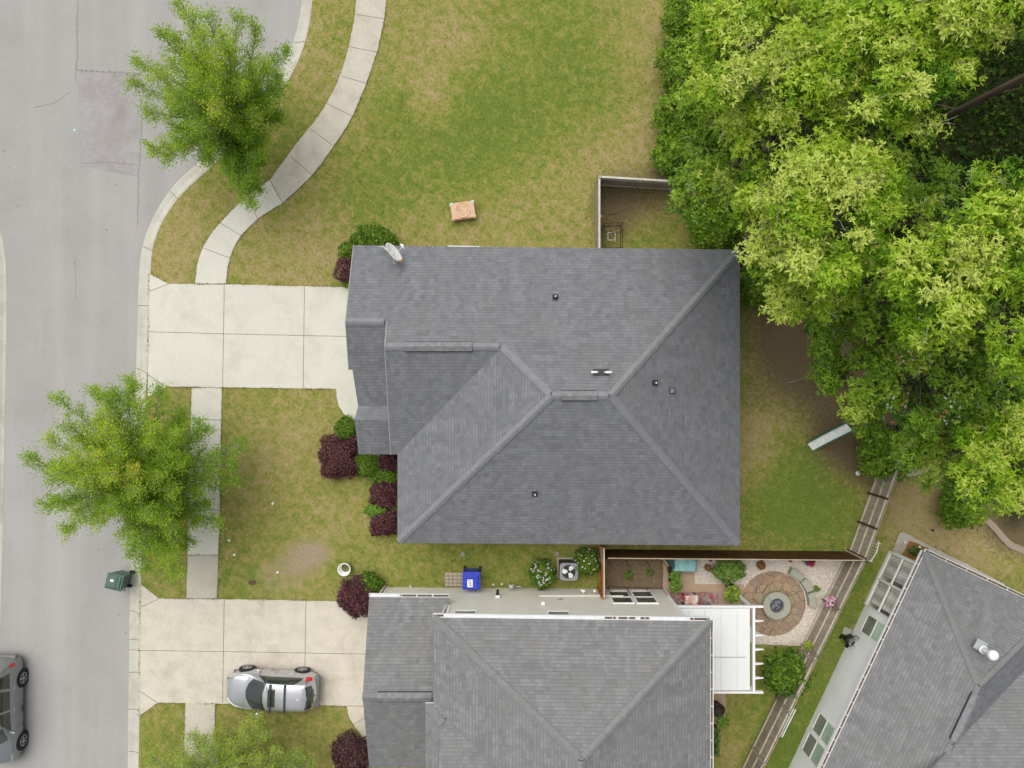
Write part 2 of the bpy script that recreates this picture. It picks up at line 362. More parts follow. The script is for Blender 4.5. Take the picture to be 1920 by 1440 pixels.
LEAF_BRIGHT = leafmat('leaf_bright', [(0, (.030, .095, .004)), (.30, (.095, .225, .007)), (.55, (.215, .385, .013)), (.78, (.37, .51, .035)), (1, (.56, .64, .14))], .30, .015)
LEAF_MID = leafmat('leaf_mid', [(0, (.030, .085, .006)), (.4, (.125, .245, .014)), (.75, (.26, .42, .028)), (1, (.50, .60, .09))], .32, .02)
LEAF_SHRUB = leafmat('leaf_shrub', [(0, (.020, .055, .006)), (.45, (.080, .165, .012)), (.8, (.165, .28, .022)), (1, (.30, .40, .05))], .25, .02)
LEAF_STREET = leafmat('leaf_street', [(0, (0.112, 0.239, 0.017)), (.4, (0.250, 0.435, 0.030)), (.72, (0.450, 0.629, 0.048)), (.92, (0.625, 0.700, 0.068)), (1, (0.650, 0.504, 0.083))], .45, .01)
LEAF_DARK = leafmat('leaf_dark', [(0, (0.028, 0.070, 0.011)), (.5, (0.077, 0.168, 0.021)), (1, (0.196, 0.322, 0.042))])
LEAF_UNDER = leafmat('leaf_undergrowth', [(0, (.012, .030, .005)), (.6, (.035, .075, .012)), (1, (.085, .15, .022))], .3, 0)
LEAF_RED = leafmat('leaf_maroon', [(0, (.035, .012, .014)), (.5, (.085, .022, .028)), (1, (.20, .045, .055))])
LEAF_YEL = leafmat('leaf_yellow', [(0, (.12, .22, .04)), (.5, (.33, .46, .08)), (.8, (.52, .60, .07)), (1, (.72, .66, .06))], .4, .01)
LEAF_RUST = leafmat('leaf_rust', [(0, (.26, .12, .03)), (1, (.48, .22, .07))])
LEAF_WHITE = leafmat('petal_white', [(0, (.6, .6, .58)), (1, (.8, .8, .8))])
LEAF_LIME = leafmat('leaf_lime', [(0, (.05, .14, .01)), (.5, (.14, .30, .02)), (1, (.35, .45, .03))])

# ------------------------------------------------------------------ foliage
def unit(a): return a / (np.linalg.norm(a, axis=1, keepdims=True) + 1e-9)
def leaves_to_mesh(name, groups, parent=None, off=None):
    """groups: list of (base points, directions, up normals, length, width, tone, material)"""
    V = []; T = []; MI = []; mats = []
    for (c, d, u, ln, wd, tone, m) in groups:
        if m not in mats: mats.append(m)
        s = unit(np.cross(d, u)); k = len(c); ln = np.broadcast_to(np.asarray(ln, float).reshape(-1, 1), (k, 1)); wd = np.broadcast_to(np.asarray(wd, float).reshape(-1, 1), (k, 1))
        q = np.stack([c, c + d * ln * .5 + s * wd * .5, c + d * ln, c + d * ln * .5 - s * wd * .5], axis=1)
        V.append(q.reshape(-1, 3)); T.append(np.broadcast_to(tone, (k,))); MI.append(np.full(k, mats.index(m)))
    V = np.concatenate(V); T = np.clip(np.concatenate(T), 0, 1); MI = np.concatenate(MI); nf = len(T)
    if off is None: off = np.zeros(3)
    me = bpy.data.meshes.new(name); me.vertices.add(len(V)); me.vertices.foreach_set('co', (V - np.array(off)).astype(np.float32).ravel())
    me.loops.add(nf * 4); me.loops.foreach_set('vertex_index', np.arange(nf * 4, dtype=np.int32))
    me.polygons.add(nf); me.polygons.foreach_set('loop_start', np.arange(0, nf * 4, 4, dtype=np.int32)); me.polygons.foreach_set('loop_total', np.full(nf, 4, dtype=np.int32))
    me.polygons.foreach_set('material_index', MI.astype(np.int32))
    a = me.attributes.new('tone', 'FLOAT', 'FACE'); a.data.foreach_set('value', T.astype(np.float32))
    me.update(calc_edges=True); o = bpy.data.objects.new(name, me); COL.objects.link(o)
    for m in mats: me.materials.append(m)
    if parent is not None: o.parent = parent; OFF[o.name] = OFF[parent.name]
    return o
def rosettes(c, nrm, k, ln, wd, tone, m, droop=(-.2, .6), jit=.35):
    n = len(c); C = np.repeat(c, k, 0); U = unit(np.repeat(nrm, k, 0) + rng.normal(0, .25, (n * k, 3)))
    t = rng.normal(0, 1, (n * k, 3)); t = unit(t - U * np.sum(t * U, 1, keepdims=True)); a = rng.uniform(*droop, (n * k, 1))
    D = unit(t + U * a); Tn = np.repeat(tone, k) + rng.normal(0, .08, n * k)
    Ln = ln * rng.uniform(1 - jit, 1 + jit, n * k); return (C, D, U, Ln, wd * rng.uniform(.8, 1.2, n * k), Tn, m)
def sphere_pts(n, up=-.2):
    o = np.empty((0, 3))
    while len(o) < n:
        v = unit(rng.normal(0, 1, (n * 2, 3))); o = np.concatenate([o, v[v[:, 2] > up]])
    return o[:n]
def wood_tree(name, label, cat, px, py, zc, r, kind, group, hz=None, trunk_r=.13, extra=None, lobes=None, bark='bark'):
    c = np.array(P(px, py, zc)); hz = hz or r * .75
    base = Vector((c[0], c[1], 0)) * (1 + .62 * zc / (36 - zc))
    t = thing(name, label, cat, base, 0, group, world=True)
    nl = lobes or int((22 if kind == 'bright' else 20) * (r / 2.4) ** 2) + 6; G = []
    dirs = sphere_pts(nl, -.25); rad = rng.uniform(.35, 1.0, (nl, 1)) ** .6
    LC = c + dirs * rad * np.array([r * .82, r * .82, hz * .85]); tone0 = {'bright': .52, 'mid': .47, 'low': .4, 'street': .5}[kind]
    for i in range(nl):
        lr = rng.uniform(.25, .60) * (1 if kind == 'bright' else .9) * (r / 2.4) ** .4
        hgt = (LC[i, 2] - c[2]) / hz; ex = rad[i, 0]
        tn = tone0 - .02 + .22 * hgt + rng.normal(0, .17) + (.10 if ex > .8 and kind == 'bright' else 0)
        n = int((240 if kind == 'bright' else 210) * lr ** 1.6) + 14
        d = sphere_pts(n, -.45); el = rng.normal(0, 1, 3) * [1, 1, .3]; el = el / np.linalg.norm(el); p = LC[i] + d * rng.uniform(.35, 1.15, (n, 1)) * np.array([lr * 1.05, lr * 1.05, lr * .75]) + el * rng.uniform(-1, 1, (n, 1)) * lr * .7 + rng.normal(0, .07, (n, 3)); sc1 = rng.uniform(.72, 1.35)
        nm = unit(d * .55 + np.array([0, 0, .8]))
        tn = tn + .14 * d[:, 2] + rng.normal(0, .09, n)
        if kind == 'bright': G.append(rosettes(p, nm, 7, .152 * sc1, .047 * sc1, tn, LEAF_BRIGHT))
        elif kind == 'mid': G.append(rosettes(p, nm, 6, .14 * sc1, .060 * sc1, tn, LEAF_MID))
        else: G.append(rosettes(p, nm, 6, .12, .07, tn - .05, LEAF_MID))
    if extra:
        for m_, n_, ln_ in extra:
            d = sphere_pts(n_, .1); cl = LC[rng.integers(0, max(2, nl // 4), n_)]; p = cl + d * rng.uniform(.3, .62, (n_, 1)); G.append(rosettes(p, unit(d + [0, 0, 1]), 5, ln_, ln_ * .5, rng.uniform(0, 1, n_), m_))
    leaves_to_mesh('crown', G, t, OFF[t.name])
    b = MB(); top = Vector(c) - Vector((0, 0, hz * .3)); b.tube([base, base.lerp(top, .5) + Vector((.1, -.1, 0)), top], [trunk_r, trunk_r * .7, trunk_r * .4], 8)
    for i in range(nl):
        e = Vector(LC[i]); mid = top.lerp(e, .5) + Vector((random.uniform(-.2, .2), random.uniform(-.2, .2), random.uniform(-.3, .05)))
        st = base.lerp(top, random.uniform(.6, 1)); b.tube([st, mid, e], [trunk_r * .3, trunk_r * .16, .018], 5, cap=False)
    for i in range(nl):
        if random.random() < .28:
            e = Vector(LC[i]); 
            for k in range(3):
                a = e + Vector((random.uniform(-.4, .4), random.uniform(-.4, .4), random.uniform(0, .25))); q = a + Vector((random.uniform(-.6, .6), random.uniform(-.6, .6), random.uniform(.05, .3)))
                b.tube([a, a.lerp(q, .5) + Vector((random.uniform(-.08, .08), random.uniform(-.08, .08), 0)), q], [.013, .010, .005], 4, cap=False, m=1)
    part('trunk', b, [M[bark], M['bark_pale']], t, smooth=True)
    return t
def shrub(name, label, loc, rx, ry, h, m, ln=.07, wd=.035, n=1500, k=5, group=None, flowers=None, cat='shrub', jag=.12, tone=.5, parent=None, pot=None, z0=0.0):
    loc = Vector(loc); t = thing(name, label, cat, loc, 0, group, world=True) if parent is None else parent
    d = sphere_pts(n, -.1); bumps = np.array([np.sin(d[:, 0] * 4.3 + loc.x * 3) * np.cos(d[:, 1] * 4.1 + loc.y * 2) + .5 * np.sin(d[:, 0] * 9 + d[:, 1] * 7 + loc.y)]).T * .15
    if m is LEAF_RED and rx < .9:
        xy = d[:, :2]; nn_ = np.linalg.norm(xy, axis=1, keepdims=True) + 1e-6; q_ = (np.abs(xy / nn_) ** 5).sum(1, keepdims=True) ** (-1 / 5); d = np.concatenate([xy * q_, d[:, 2:]], 1)
    p = np.array([loc.x, loc.y, z0 + h * .38]) + d * (rng.uniform(.55, 1.0, (n, 1)) ** .5 + bumps + rng.normal(0, jag * .4, (n, 1))) * np.array([rx, ry, h * .62])
    p[:, 2] = np.maximum(p[:, 2], z0 + .02)
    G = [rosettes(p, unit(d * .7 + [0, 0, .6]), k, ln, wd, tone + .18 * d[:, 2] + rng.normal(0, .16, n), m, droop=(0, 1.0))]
    if flowers:
        m2, nf, fs = flowers; d = sphere_pts(nf, .15); p = np.array([loc.x, loc.y, z0 + h * .4]) + d * np.array([rx, ry, h * .66]); G.append(rosettes(p, unit(d + [0, 0, 1]), 7, fs, fs * .8, rng.uniform(.3, 1, nf), m2, droop=(0, .4), jit=.2))
    leaves_to_mesh('foliage', G, t, OFF[t.name])
    b = MB()
    for i in range(7): a = 2 * math.pi * i / 7; b.tube([(loc.x, loc.y, z0), (loc.x + math.cos(a) * rx * .55, loc.y + math.sin(a) * ry * .55, z0 + h * .55)], [.02, .008], 5)
    part('stem', b, M['bark'], t)
    return t

# ------------------------------------------------------------------ ground, road, kerb, lawn
def catmull(pts, n=10):
    o = []; k = len(pts)
    for i in range(k - 1):
        p0, p1, p2, p3 = [np.array(pts[max(0, min(k - 1, j))], float) for j in (i - 1, i, i + 1, i + 2)]
        for j in range(n):
            t = j / n; o.append(tuple(.5 * ((2 * p1) + (p2 - p0) * t + (2 * p0 - 5 * p1 + 4 * p2 - p3) * t * t + (3 * p1 - p0 - 3 * p2 + p3) * t ** 3)))
    o.append(tuple(map(float, pts[-1]))); return o
KR = [(590, -900), (585, -300), (572, -60), (565, 0), (556, 50), (538, 105), (503, 160), (445, 225), (388, 287), (330, 340), (291, 395), (268, 450), (259, 505), (256, 590), (253, 680), (249, 780), (246, 900), (243, 1040), (240, 1200), (237, 1440), (232, 1800), (225, 2600)]
KG = [(612, -900), (607, -300), (592, -60), (586, 0), (579, 50), (562, 108), (528, 170), (466, 243), (402, 308), (347, 358), (308, 410), (288, 460), (282, 515), (280, 590), (277, 690), (270, 790), (268, 900), (265, 1060), (264, 1200), (260, 1440), (254, 1800), (247, 2600)]
kr = [P(x, y) for x, y in catmull(KR)]; kg = [P(x, y) for x, y in catmull(KG)]
b = MB(); b.add([(-900, -900, -.16), (900, -900, -.16), (900, 900, -.16), (-900, 900, -.16)], [(0, 1, 2, 3)])
solo('ground', b, plain('far_ground', (.14, .15, .05), 1, var=.4, scale=.4), kind='structure')
# road: from the far left to the kerb
b = MB(); vs = []
for p in kr: vs += [(-60, p.y, -.12), (p.x + .05, p.y, -.12)]
b.add(vs, [(2 * i, 2 * i + 2, 2 * i + 3, 2 * i + 1) for i in range(len(kr) - 1)])
# left kerb zone sits on top; cracks and the square patch are inlaid
def strip(mb, pts, wd, z, m=0):
    pts = [Vector((p[0], p[1], 0)) for p in pts]
    for a, c in zip(pts, pts[1:]):
        d = (c - a); 
        if d.length < 1e-5: continue
        nrm = Vector((-d.y, d.x, 0)).normalized() * wd / 2; e = d.normalized() * wd * .2
        mb.add([(q.x, q.y, z) for q in (a - nrm - e, c - nrm + e, c + nrm + e, a + nrm - e)], [(0, 1, 2, 3)], m)
def wob(pts, amp=.03, step=.25):
    o = []
    for a, c in zip(pts, pts[1:]):
        a = Vector(a); c = Vector(c); k = max(2, int((c - a).length / step))
        for i in range(k): o.append(a.lerp(c, i / k) + Vector((random.uniform(-amp, amp), random.uniform(-amp, amp), 0)))
    o.append(Vector(pts[-1])); return o
solo('road', b, M['road'], kind='structure')
b = MB(); poly = [P(x, y) for x, y in ((145, 132), (262, 134), (262, 300), (256, 330), (148, 310), (143, 220))]
b.add([(p.x, p.y, -.116) for p in poly], [tuple(range(len(poly)))[::-1]])
solo('road_patch', b, M['patch'], kind='structure')
b = MB()
for pts, wd in (([(143, 0), (142, 90), (139, 150)], .035), ([(140, 128), (180, 132), (225, 134), (262, 138)], .07), ([(262, 180), (263, 240), (258, 330), (255, 420)], .04), ([(150, 305), (200, 302), (250, 308)], .045), ([(130, 170), (100, 190), (60, 200)], .02), ([(138, 480), (140, 560)], .015)):
    strip(b, wob([P(*q) for q in pts]), wd, -.112)
for x, y, r in ((137, 492, .07), (140, 590, .04), (233, 1188, .05), (220, 1155, .04), (197, 430, .06), (215, 345, .05), (226, 345, .03), (30, 385, .06), (182, 1030, .05), (190, 1032, .04), (4, 282, .06), (15, 312, .04), (182, 612, .03)):
    b.prism([P(x, y) + Vector((math.cos(a) * r * random.uniform(.7, 1.2), math.sin(a) * r * random.uniform(.7, 1.2), 0)) for a in np.linspace(0, 6.28, 9)[:-1]], -.119, -.1105)
solo('road_cracks', b, M['crack'], kind='structure')
# kerb
b = MB(); prof = [(0, -.119), (.05, -.105), (.52, -.10), (.70, -.03), (.86, .006), (1.0, .008)]; vs = []
b.v = []; n = len(kr)
for a, c in zip(kr, kg):
    for t, z in prof: b.v.append((a.x + (c.x - a.x) * t, a.y + (c.y - a.y) * t, z))
    b.v.append((c.x, c.y, -.13))
q = len(prof) + 1
for i in range(n - 1):
    for k in range(q - 1): b.f.append((i * q + k, (i + 1) * q + k, (i + 1) * q + k + 1, i * q + k + 1)); b.m.append(0)
for yj in [-40, 78, 232, 358, 462, 573, 693, 800, 900, 1000, 1150, 1200, 1223, 1272, 1338, 1406, 1500]:
    i = min(range(n), key=lambda i: abs(720 - kr[i].y * 39 - yj)); a, c = kr[i], kg[i]
    for (t0, z0), (t1, z1) in zip(prof, prof[1:]):
        p0 = Vector((a.x + (c.x - a.x) * t0, a.y + (c.y - a.y) * t0, z0 + .004)); p1 = Vector((a.x + (c.x - a.x) * t1, a.y + (c.y - a.y) * t1, z1 + .004)); e = Vector((-(c - a).y, (c - a).x, 0)).normalized() * .012
        b.add([p0 - e, p1 - e, p1 + e, p0 + e], [(0, 1, 2, 3)], 1)
solo('kerb', b, [M['kerb'], M['joint']], kind='structure')
KL = [(-60, 200), (-30, 300), (-8, 400), (4, 460), (9, 520), (9, 640), (6, 800), (3, 960), (-3, 1200), (-8, 1440), (-14, 1800)]
b = MB(); kl = [P(x, y) for x, y in catmull(KL, 6)]; vs = []
for p in kl: vs += [(p.x - .62, p.y, -.006), (p.x - .3, p.y, -.01), (p.x - .12, p.y, -.09), (p.x, p.y, -.112)]
for i in range(len(kl) - 1):
    for k in range(3): b.f.append((4 * i + k, 4 * i + k + 1, 4 * i + k + 5, 4 * i + k + 4)); b.m.append(0)
b.v = [tuple(v) for v in vs]
solo('kerb_far_side', b, [M['kerb']], kind='structure')
# lawn grid with a painted-on tone (what grows where, plus the shade under the wood)
GREEN = [(900, 190, 110, .35), (850, 270, 120, .3), (745, 200, 40, .35), (1050, 50, 130, .35), (1120, 170, 90, .3), (740, 330, 90, .22), (690, 390, 70, .3), (560, 260, 70, .25), (490, 765, 110, .12), (440, 560, 30, .3), (455, 1100, 60, .25), (1500, 930, 90, .5), (1560, 980, 80, .35), (1440, 970, 60, .3), (1480, 850, 60, .25), (1000, 250, 80, .2), (900, 330, 60, .15), (1000, 440, 60, .12), (850, 1050, 160, .22), (1000, 1050, 100, .15), (470, 1385, 120, .1), (300, 1400, 60, .25), (1600, 1120, 60, .45), (1560, 1200, 60, .45), (1530, 1300, 70, .45), (1450, 1400, 90, .3), (1380, 1330, 40, .2), (1240, 430, 60, .15), (1200, 430, 40, .2), (1640, 1060, 50, .35), (1480, 1420, 60, .5), (520, 1000, 60, .1), (560, 950, 60, .08), (300, 1060, 50, .3), (1900, 1100, 40, .2), (640, 1050, 40, .2), (1400, 1230, 50, .25), (630, 900, 60, .1), (1060, 330, 60, .05), (420, 330, 40, .1), (640, 60, 40, .2)]
TAN = [(855, 85, 60, .35), (810, 185, 45, .5), (790, 140, 40, .15), (1200, 90, 80, .25), (1220, 250, 60, .25), (1130, 300, 80, .2), (1240, 350, 40, .2), (330, 430, 60, .25), (320, 500, 40, .2), (610, 460, 70, .15), (480, 520, 70, .15), (500, 860, 90, .2), (570, 800, 60, .15), (620, 980, 60, .2), (1400, 850, 60, .4), (1440, 800, 50, .25), (740, 420, 60, .1), (1000, 400, 100, .1), (880, 440, 120, .12), (1750, 1000, 130, .28), (1700, 950, 60, .25), (1800, 1050, 100, .2), (1200, 400, 35, .25), (1380, 1290, 30, .35), (1370, 1400, 40, .3), (560, 30, 60, .12), (590, 130, 60, .1), (960, 120, 60, .1), (700, 480, 50, .12), (590, 500, 80, .12)]
BARE = [(570, 1040, 36, .62), (603, 1035, 24, .55), (545, 1072, 52, .42), (498, 1080, 36, .36), (1040, 1090, 25, .4), (1120, 1030, 60, .2), (1060, 1030, 40, .25)]
LITTER_SHADE = [(1420, 640, 60, .32), (1450, 720, 70, .32), (1400, 760, 40, .2), (1440, 560, 45, .35), (1490, 640, 60, .4), (1520, 720, 60, .4), (1560, 800, 50, .35), (1330, 130, 70, .9), (1330, 300, 60, .7), (1255, 190, 25, .4), (1235, 320, 25, .35), (1500, 180, 140, 1.0), (1540, 400, 130, 1.0), (1680, 200, 200, 1.3), (1700, 450, 190, 1.3), (1850, 200, 250, 1.4), (1850, 450, 250, 1.4), (1760, 650, 130, 1.1), (1880, 700, 200, 1.1), (1900, 900, 80, .9), (1900, 980, 50, .9), (1620, 860, 60, .45), (1560, 840, 50, .35), (1155, 370, 60, .42), (1240, 380, 60, .4), (1145, 430, 50, .45), (1640, 890, 40, .3), (1600, 1150, 25, .35), (1540, 1240, 25, .4), (1600, 1185, 20, .45), (1575, 1240, 20, .4), (1500, 1390, 20, .35), (1400, 1020, 180, .10), (1560, 1022, 40, .3), (1450, 1020, 80, .25), (1660, 1130, 25, .3), (1440, 1220, 30, .3), (1220, 1035, 150, .3), (1920, 1060, 60, .2), (1160, 345, 60, .3)]
ys = np.concatenate([np.arange(60, 22, -2.0), np.arange(22, -22, -.2), np.arange(-22, -62, -2.0)])
kgx = np.interp(-ys, [-p.y for p in kg], [p.x for p in kg]); us = np.concatenate([np.linspace(0, .62, 260), np.linspace(.63, 1, 16)])
XX = kgx[:, None] + us[None, :] * (68 - kgx[:, None]) ; XX[:, 0] -= .03
YY = np.repeat(ys[:, None], len(us), 1)
PX = XX * 39 + 960; PY = 720 - YY * 39
def blobs(lst):
    o = np.zeros_like(PX)
    for x, y, r, a in lst: o += a * np.exp(-((PX - x) ** 2 + (PY - y) ** 2) / (2 * (r * .75) ** 2))
    return o
g = .46 + .85 * blobs(GREEN) - .85 * blobs(TAN); br = blobs(BARE); da = np.minimum(blobs(LITTER_SHADE), 2.0)
V = np.stack([XX, YY, np.zeros_like(XX)], -1).reshape(-1, 3); nr, nc = XX.shape
I = np.arange(nr * nc).reshape(nr, nc); F = np.stack([I[1:, :-1], I[1:, 1:], I[:-1, 1:], I[:-1, :-1]], -1).reshape(-1, 4)
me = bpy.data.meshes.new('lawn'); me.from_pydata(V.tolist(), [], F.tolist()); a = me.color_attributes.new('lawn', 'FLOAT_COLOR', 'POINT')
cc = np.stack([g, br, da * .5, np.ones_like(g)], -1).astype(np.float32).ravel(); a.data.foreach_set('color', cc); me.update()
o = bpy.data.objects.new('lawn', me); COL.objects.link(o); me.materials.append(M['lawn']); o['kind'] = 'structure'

def slab(name, poly, m, joints=(), z=.035, jit=.012, jw=.022, extra=()):
    b = MB(); pts = wob([P(*q) for q in poly] + [P(*poly[0])], jit, .18)[:-1]; pts = [(p.x, p.y) for p in pts]
    b.prism(pts, -.06, z, 0, 0)
    for j in joints: strip(b, wob([P(*q) for q in j], .005, .5), jw, z + .004, 1)
    return solo(name, b, [m, M['joint']], kind='structure')
DR = (280, 515)
slab('driveway', [(281, 513), (316, 532), (424, 533), (648, 539), (700, 541), (700, 785), (660, 786), (646, 778), (636, 762), (632, 745), (631, 729), (418, 726), (313, 725), (278, 744), (278, 690), (280, 600)], M['conc1'],
     [[(421, 533), (418, 726)], [(571, 535), (569, 728)], [(280, 622), (420, 626), (655, 631)], [(282, 546), (316, 533)], [(278, 702), (312, 725)], [(424, 533), (366, 533)]])
SL = [(676, -300), (672, -80), (668, 0), (662, 50), (642, 130), (606, 205), (560, 265), (506, 338)]; SR = [(732, -300), (728, -80), (724, 0), (718, 50), (700, 120), (662, 216), (620, 282), (586, 328), (530, 381)]
slab('sidewalk', catmull(SL, 5) + catmull(SR, 5)[::-1], M['conc_old'], [[(669, 28), (721, 36)], [(655, 88), (710, 99)], [(640, 143), (691, 158)], [(614, 195), (662, 219)], [(584, 243), (626, 275)], [(545, 294), (587, 329)], [(672, -60), (727, -58)]])
slab('sidewalk', catmull([(506, 338), (468, 366), (430, 400), (390, 448), (372, 490), (366, 532)], 5) + catmull([(424, 532), (430, 490), (447, 450), (482, 412), (530, 381)], 5), M['conc1'], [[(506, 338), (530, 381)], [(465, 368), (484, 412)], [(409, 416), (455, 443)], [(384, 466), (431, 484)]], z=.032)
slab('sidewalk', [(360, 727), (416, 727), (414, 850), (412, 950), (410, 1040), (352, 1040), (354, 930), (357, 830)], M['conc1'], [[(358, 785), (415, 788)], [(355, 870), (413, 873)], [(353, 955), (412, 957)]], z=.032)
slab('sidewalk', [(352, 1041), (410, 1041), (407, 1122), (350, 1122)], M['conc_mid'], [], z=.032)
slab('driveway', [(265, 1096), (298, 1122), (420, 1123), (690, 1128), (740, 1129), (740, 1400), (684, 1386), (668, 1366), (655, 1345), (650, 1323), (570, 1321), (296, 1317), (262, 1342), (263, 1220)], M['conc2'],
     [[(421, 1123), (418, 1318)], [(574, 1126), (571, 1321)], [(264, 1219), (420, 1221), (690, 1226)], [(265, 1138), (297, 1123)], [(263, 1295), (296, 1317)], [(650, 1323), (700, 1324)], [(662, 1358), (690, 1342)], [(350, 1122), (407, 1122)]], z=.034)
slab('sidewalk', [(348, 1317), (404, 1318), (402, 1400), (398, 1700), (343, 1700), (346, 1400)], M['conc_old'], [[(347, 1376), (402, 1378)], [(346, 1440), (400, 1441)]], z=.03)
slab('walkway', [(1683, 1006), (1687, 999), (1694, 998), (1702, 1002), (1800, 1051), (1884, 1095), (1875, 1108), (1760, 1050), (1735, 1045), (1700, 1080), (1640, 1150), (1640, 1120)], M['conc_mid'], [[(1755, 1030), (1745, 1043)]], z=.03)
slab('walkway', catmull([(1692, 878), (1705, 880), (1722, 878), (1740, 868), (1752, 858)], 4) + catmull([(1760, 866), (1746, 880), (1726, 890), (1706, 893), (1692, 890)], 4), M['conc_mid'], z=.03)
slab('garden_edging', catmull([(1850, 968), (1868, 985), (1888, 1008), (1905, 1020), (1940, 1035)], 4) + catmull([(1940, 1046), (1898, 1030), (1880, 1016), (1860, 993), (1842, 975)], 4), concrete('pinkish_edging', (.32, .25, .20), .4), z=.05)

# grass blades over the lawn and creeping over the concrete edges
GR = leafmat('grass_blade', [(0, (.38, .30, .16)), (.35, (.30, .26, .09)), (.6, (.20, .24, .05)), (1, (.11, .19, .03))], .3, 0)
n = 110000; gx = rng.uniform(-17.5, 25, n); gy = rng.uniform(-19, 19, n)
ux = (gx - np.interp(-gy, [-p.y for p in kg], [p.x for p in kg])); ok = ux > .02
ci = np.clip(((22 - gy) / .2).astype(int) + 19, 0, nr - 1); L_ = 68 - kgx[ci]; cj = np.clip((ux / L_ / .62 * 259).astype(int), 0, 259); gt = g[ci, cj]; dt_ = da[ci, cj]; bt_ = br[ci, cj]
SLP = []
for o_ in bpy.data.objects:
    if o_.get('kind') == 'structure' and o_.name.split('.')[0] in ('sidewalk', 'driveway', 'walkway'): m_ = o_.data; SLP.append(np.array([m_.vertices[k].co[:2] for k in m_.polygons[0].vertices]))
def inside(x, y, pg):
    c = np.zeros(len(x), bool); k = len(pg)
    for i in range(k):
        x0, y0 = pg[i]; x1, y1 = pg[(i + 1) % k]; cond = ((y0 > y) != (y1 > y)) & (x < (x1 - x0) * (y - y0) / (y1 - y0 + 1e-12) + x0); c ^= cond
    return c
for pg in SLP: ok &= ~inside(gx, gy, pg)
for x0, y0, x1, y1 in ((1134, 1047, 1600, 1212), (1684, 1010, 1750, 1055)): ok &= ~((gx * 39 + 960 > x0) & (gx * 39 + 960 < x1) & (720 - gy * 39 > y0) & (720 - gy * 39 < y1))
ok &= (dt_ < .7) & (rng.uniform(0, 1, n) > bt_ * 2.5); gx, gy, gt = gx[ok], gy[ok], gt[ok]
EX = []
for pg in SLP:
    for i in range(len(pg)):
        a_, c_ = pg[i], pg[(i + 1) % len(pg)]; ln_ = np.hypot(*(c_ - a_)); k = int(ln_ * 55)
        t_ = rng.uniform(0, 1, (k, 1)); nn = np.array([(c_ - a_)[1], -(c_ - a_)[0]]) / (ln_ + 1e-9); q = a_ + (c_ - a_) * t_ + nn * rng.normal(.02, .025, (k, 1)); dens_ = np.sin(q[:, 0] * 3.1 + q[:, 1] * 2.3) + rng.normal(0, .6, k) > -.2; EX.append(q[dens_])
EX = np.concatenate(EX); keep = np.ones(len(EX), bool)
for pg in SLP:
    c_ = pg.mean(0); keep &= ~inside(EX[:, 0] + (c_[0] - EX[:, 0]) * .0, EX[:, 1], c_ + (pg - c_) * .985)
EX = EX[keep]; P3 = np.concatenate([np.stack([gx, gy, np.zeros(len(gx))], 1), np.stack([EX[:, 0], EX[:, 1], np.full(len(EX), .02)], 1)]); TT = np.concatenate([gt, np.full(len(EX), .62)]) + rng.normal(0, .22, len(P3))
k = len(P3); D = unit(np.stack([rng.normal(0, 1, k), rng.normal(0, 1, k), rng.uniform(.3, 1.4, k)], 1)); U = unit(rng.normal(0, .5, (k, 3)) + [0, 0, 1])
o = leaves_to_mesh('grass', [(P3, D, U, rng.uniform(.05, .11, k), .022, TT, GR)]); props(o, 'short mown grass of the lawns round the houses', 'grass', kind='stuff')

# ------------------------------------------------------------------ roofs
def roof_mesh(name, faces, mats, parent, th=.16):
    """faces: lists of world points (counter-clockwise from above). Solid slab, UV along each slope."""
    key = {}; V = []; F = []
    def vid(p):
        k = (round(p[0], 3), round(p[1], 3), round(p[2], 3))
        if k not in key: key[k] = len(V); V.append(Vector(p))
        return key[k]
    for f in faces:
        ids = [vid(p) for p in f]; n = Vector((0, 0, 0))
        for i in range(len(ids)): n += V[ids[i]].cross(V[ids[(i + 1) % len(ids)]])
        if n.z < 0: ids = ids[::-1]
        F.append(ids)
    nv = len(V); off = OFF[parent.name]; ed = {}
    for f in F:
        for i in range(len(f)): ed.setdefault((f[i], f[(i + 1) % len(f)]), 0)
    allv = [v - off for v in V] + [v - off - Vector((0, 0, th)) for v in V]; faces2 = [tuple(f) for f in F]; mi = [0] * len(F)
    for a, c in ed:
        if (c, a) not in ed: faces2.append((c, a, a + nv, c + nv)); mi.append(1)
    faces2 += [tuple(i + nv for i in f[::-1]) for f in F]; mi += [2] * len(F)
    me = bpy.data.meshes.new(name); me.from_pydata([tuple(v) for v in allv], [], faces2); me.polygons.foreach_set('material_index', mi)
    uv = me.uv_layers.new(name='UVMap'); me.update()
    for p in me.polygons:
        nn = p.normal; u = Vector((0, 0, 1)).cross(nn)
        u = u.normalized() if u.length > 1e-3 else Vector((1, 0, 0)); v = nn.cross(u)
        for li in p.loop_indices:
            co = me.vertices[me.loops[li].vertex_index].co; uv.data[li].uv = (co.dot(u), co.dot(v))
    o = bpy.data.objects.new(name, me); COL.objects.link(o); o.parent = parent; OFF[o.name] = off
    for m in mats: me.materials.append(m)
    return o
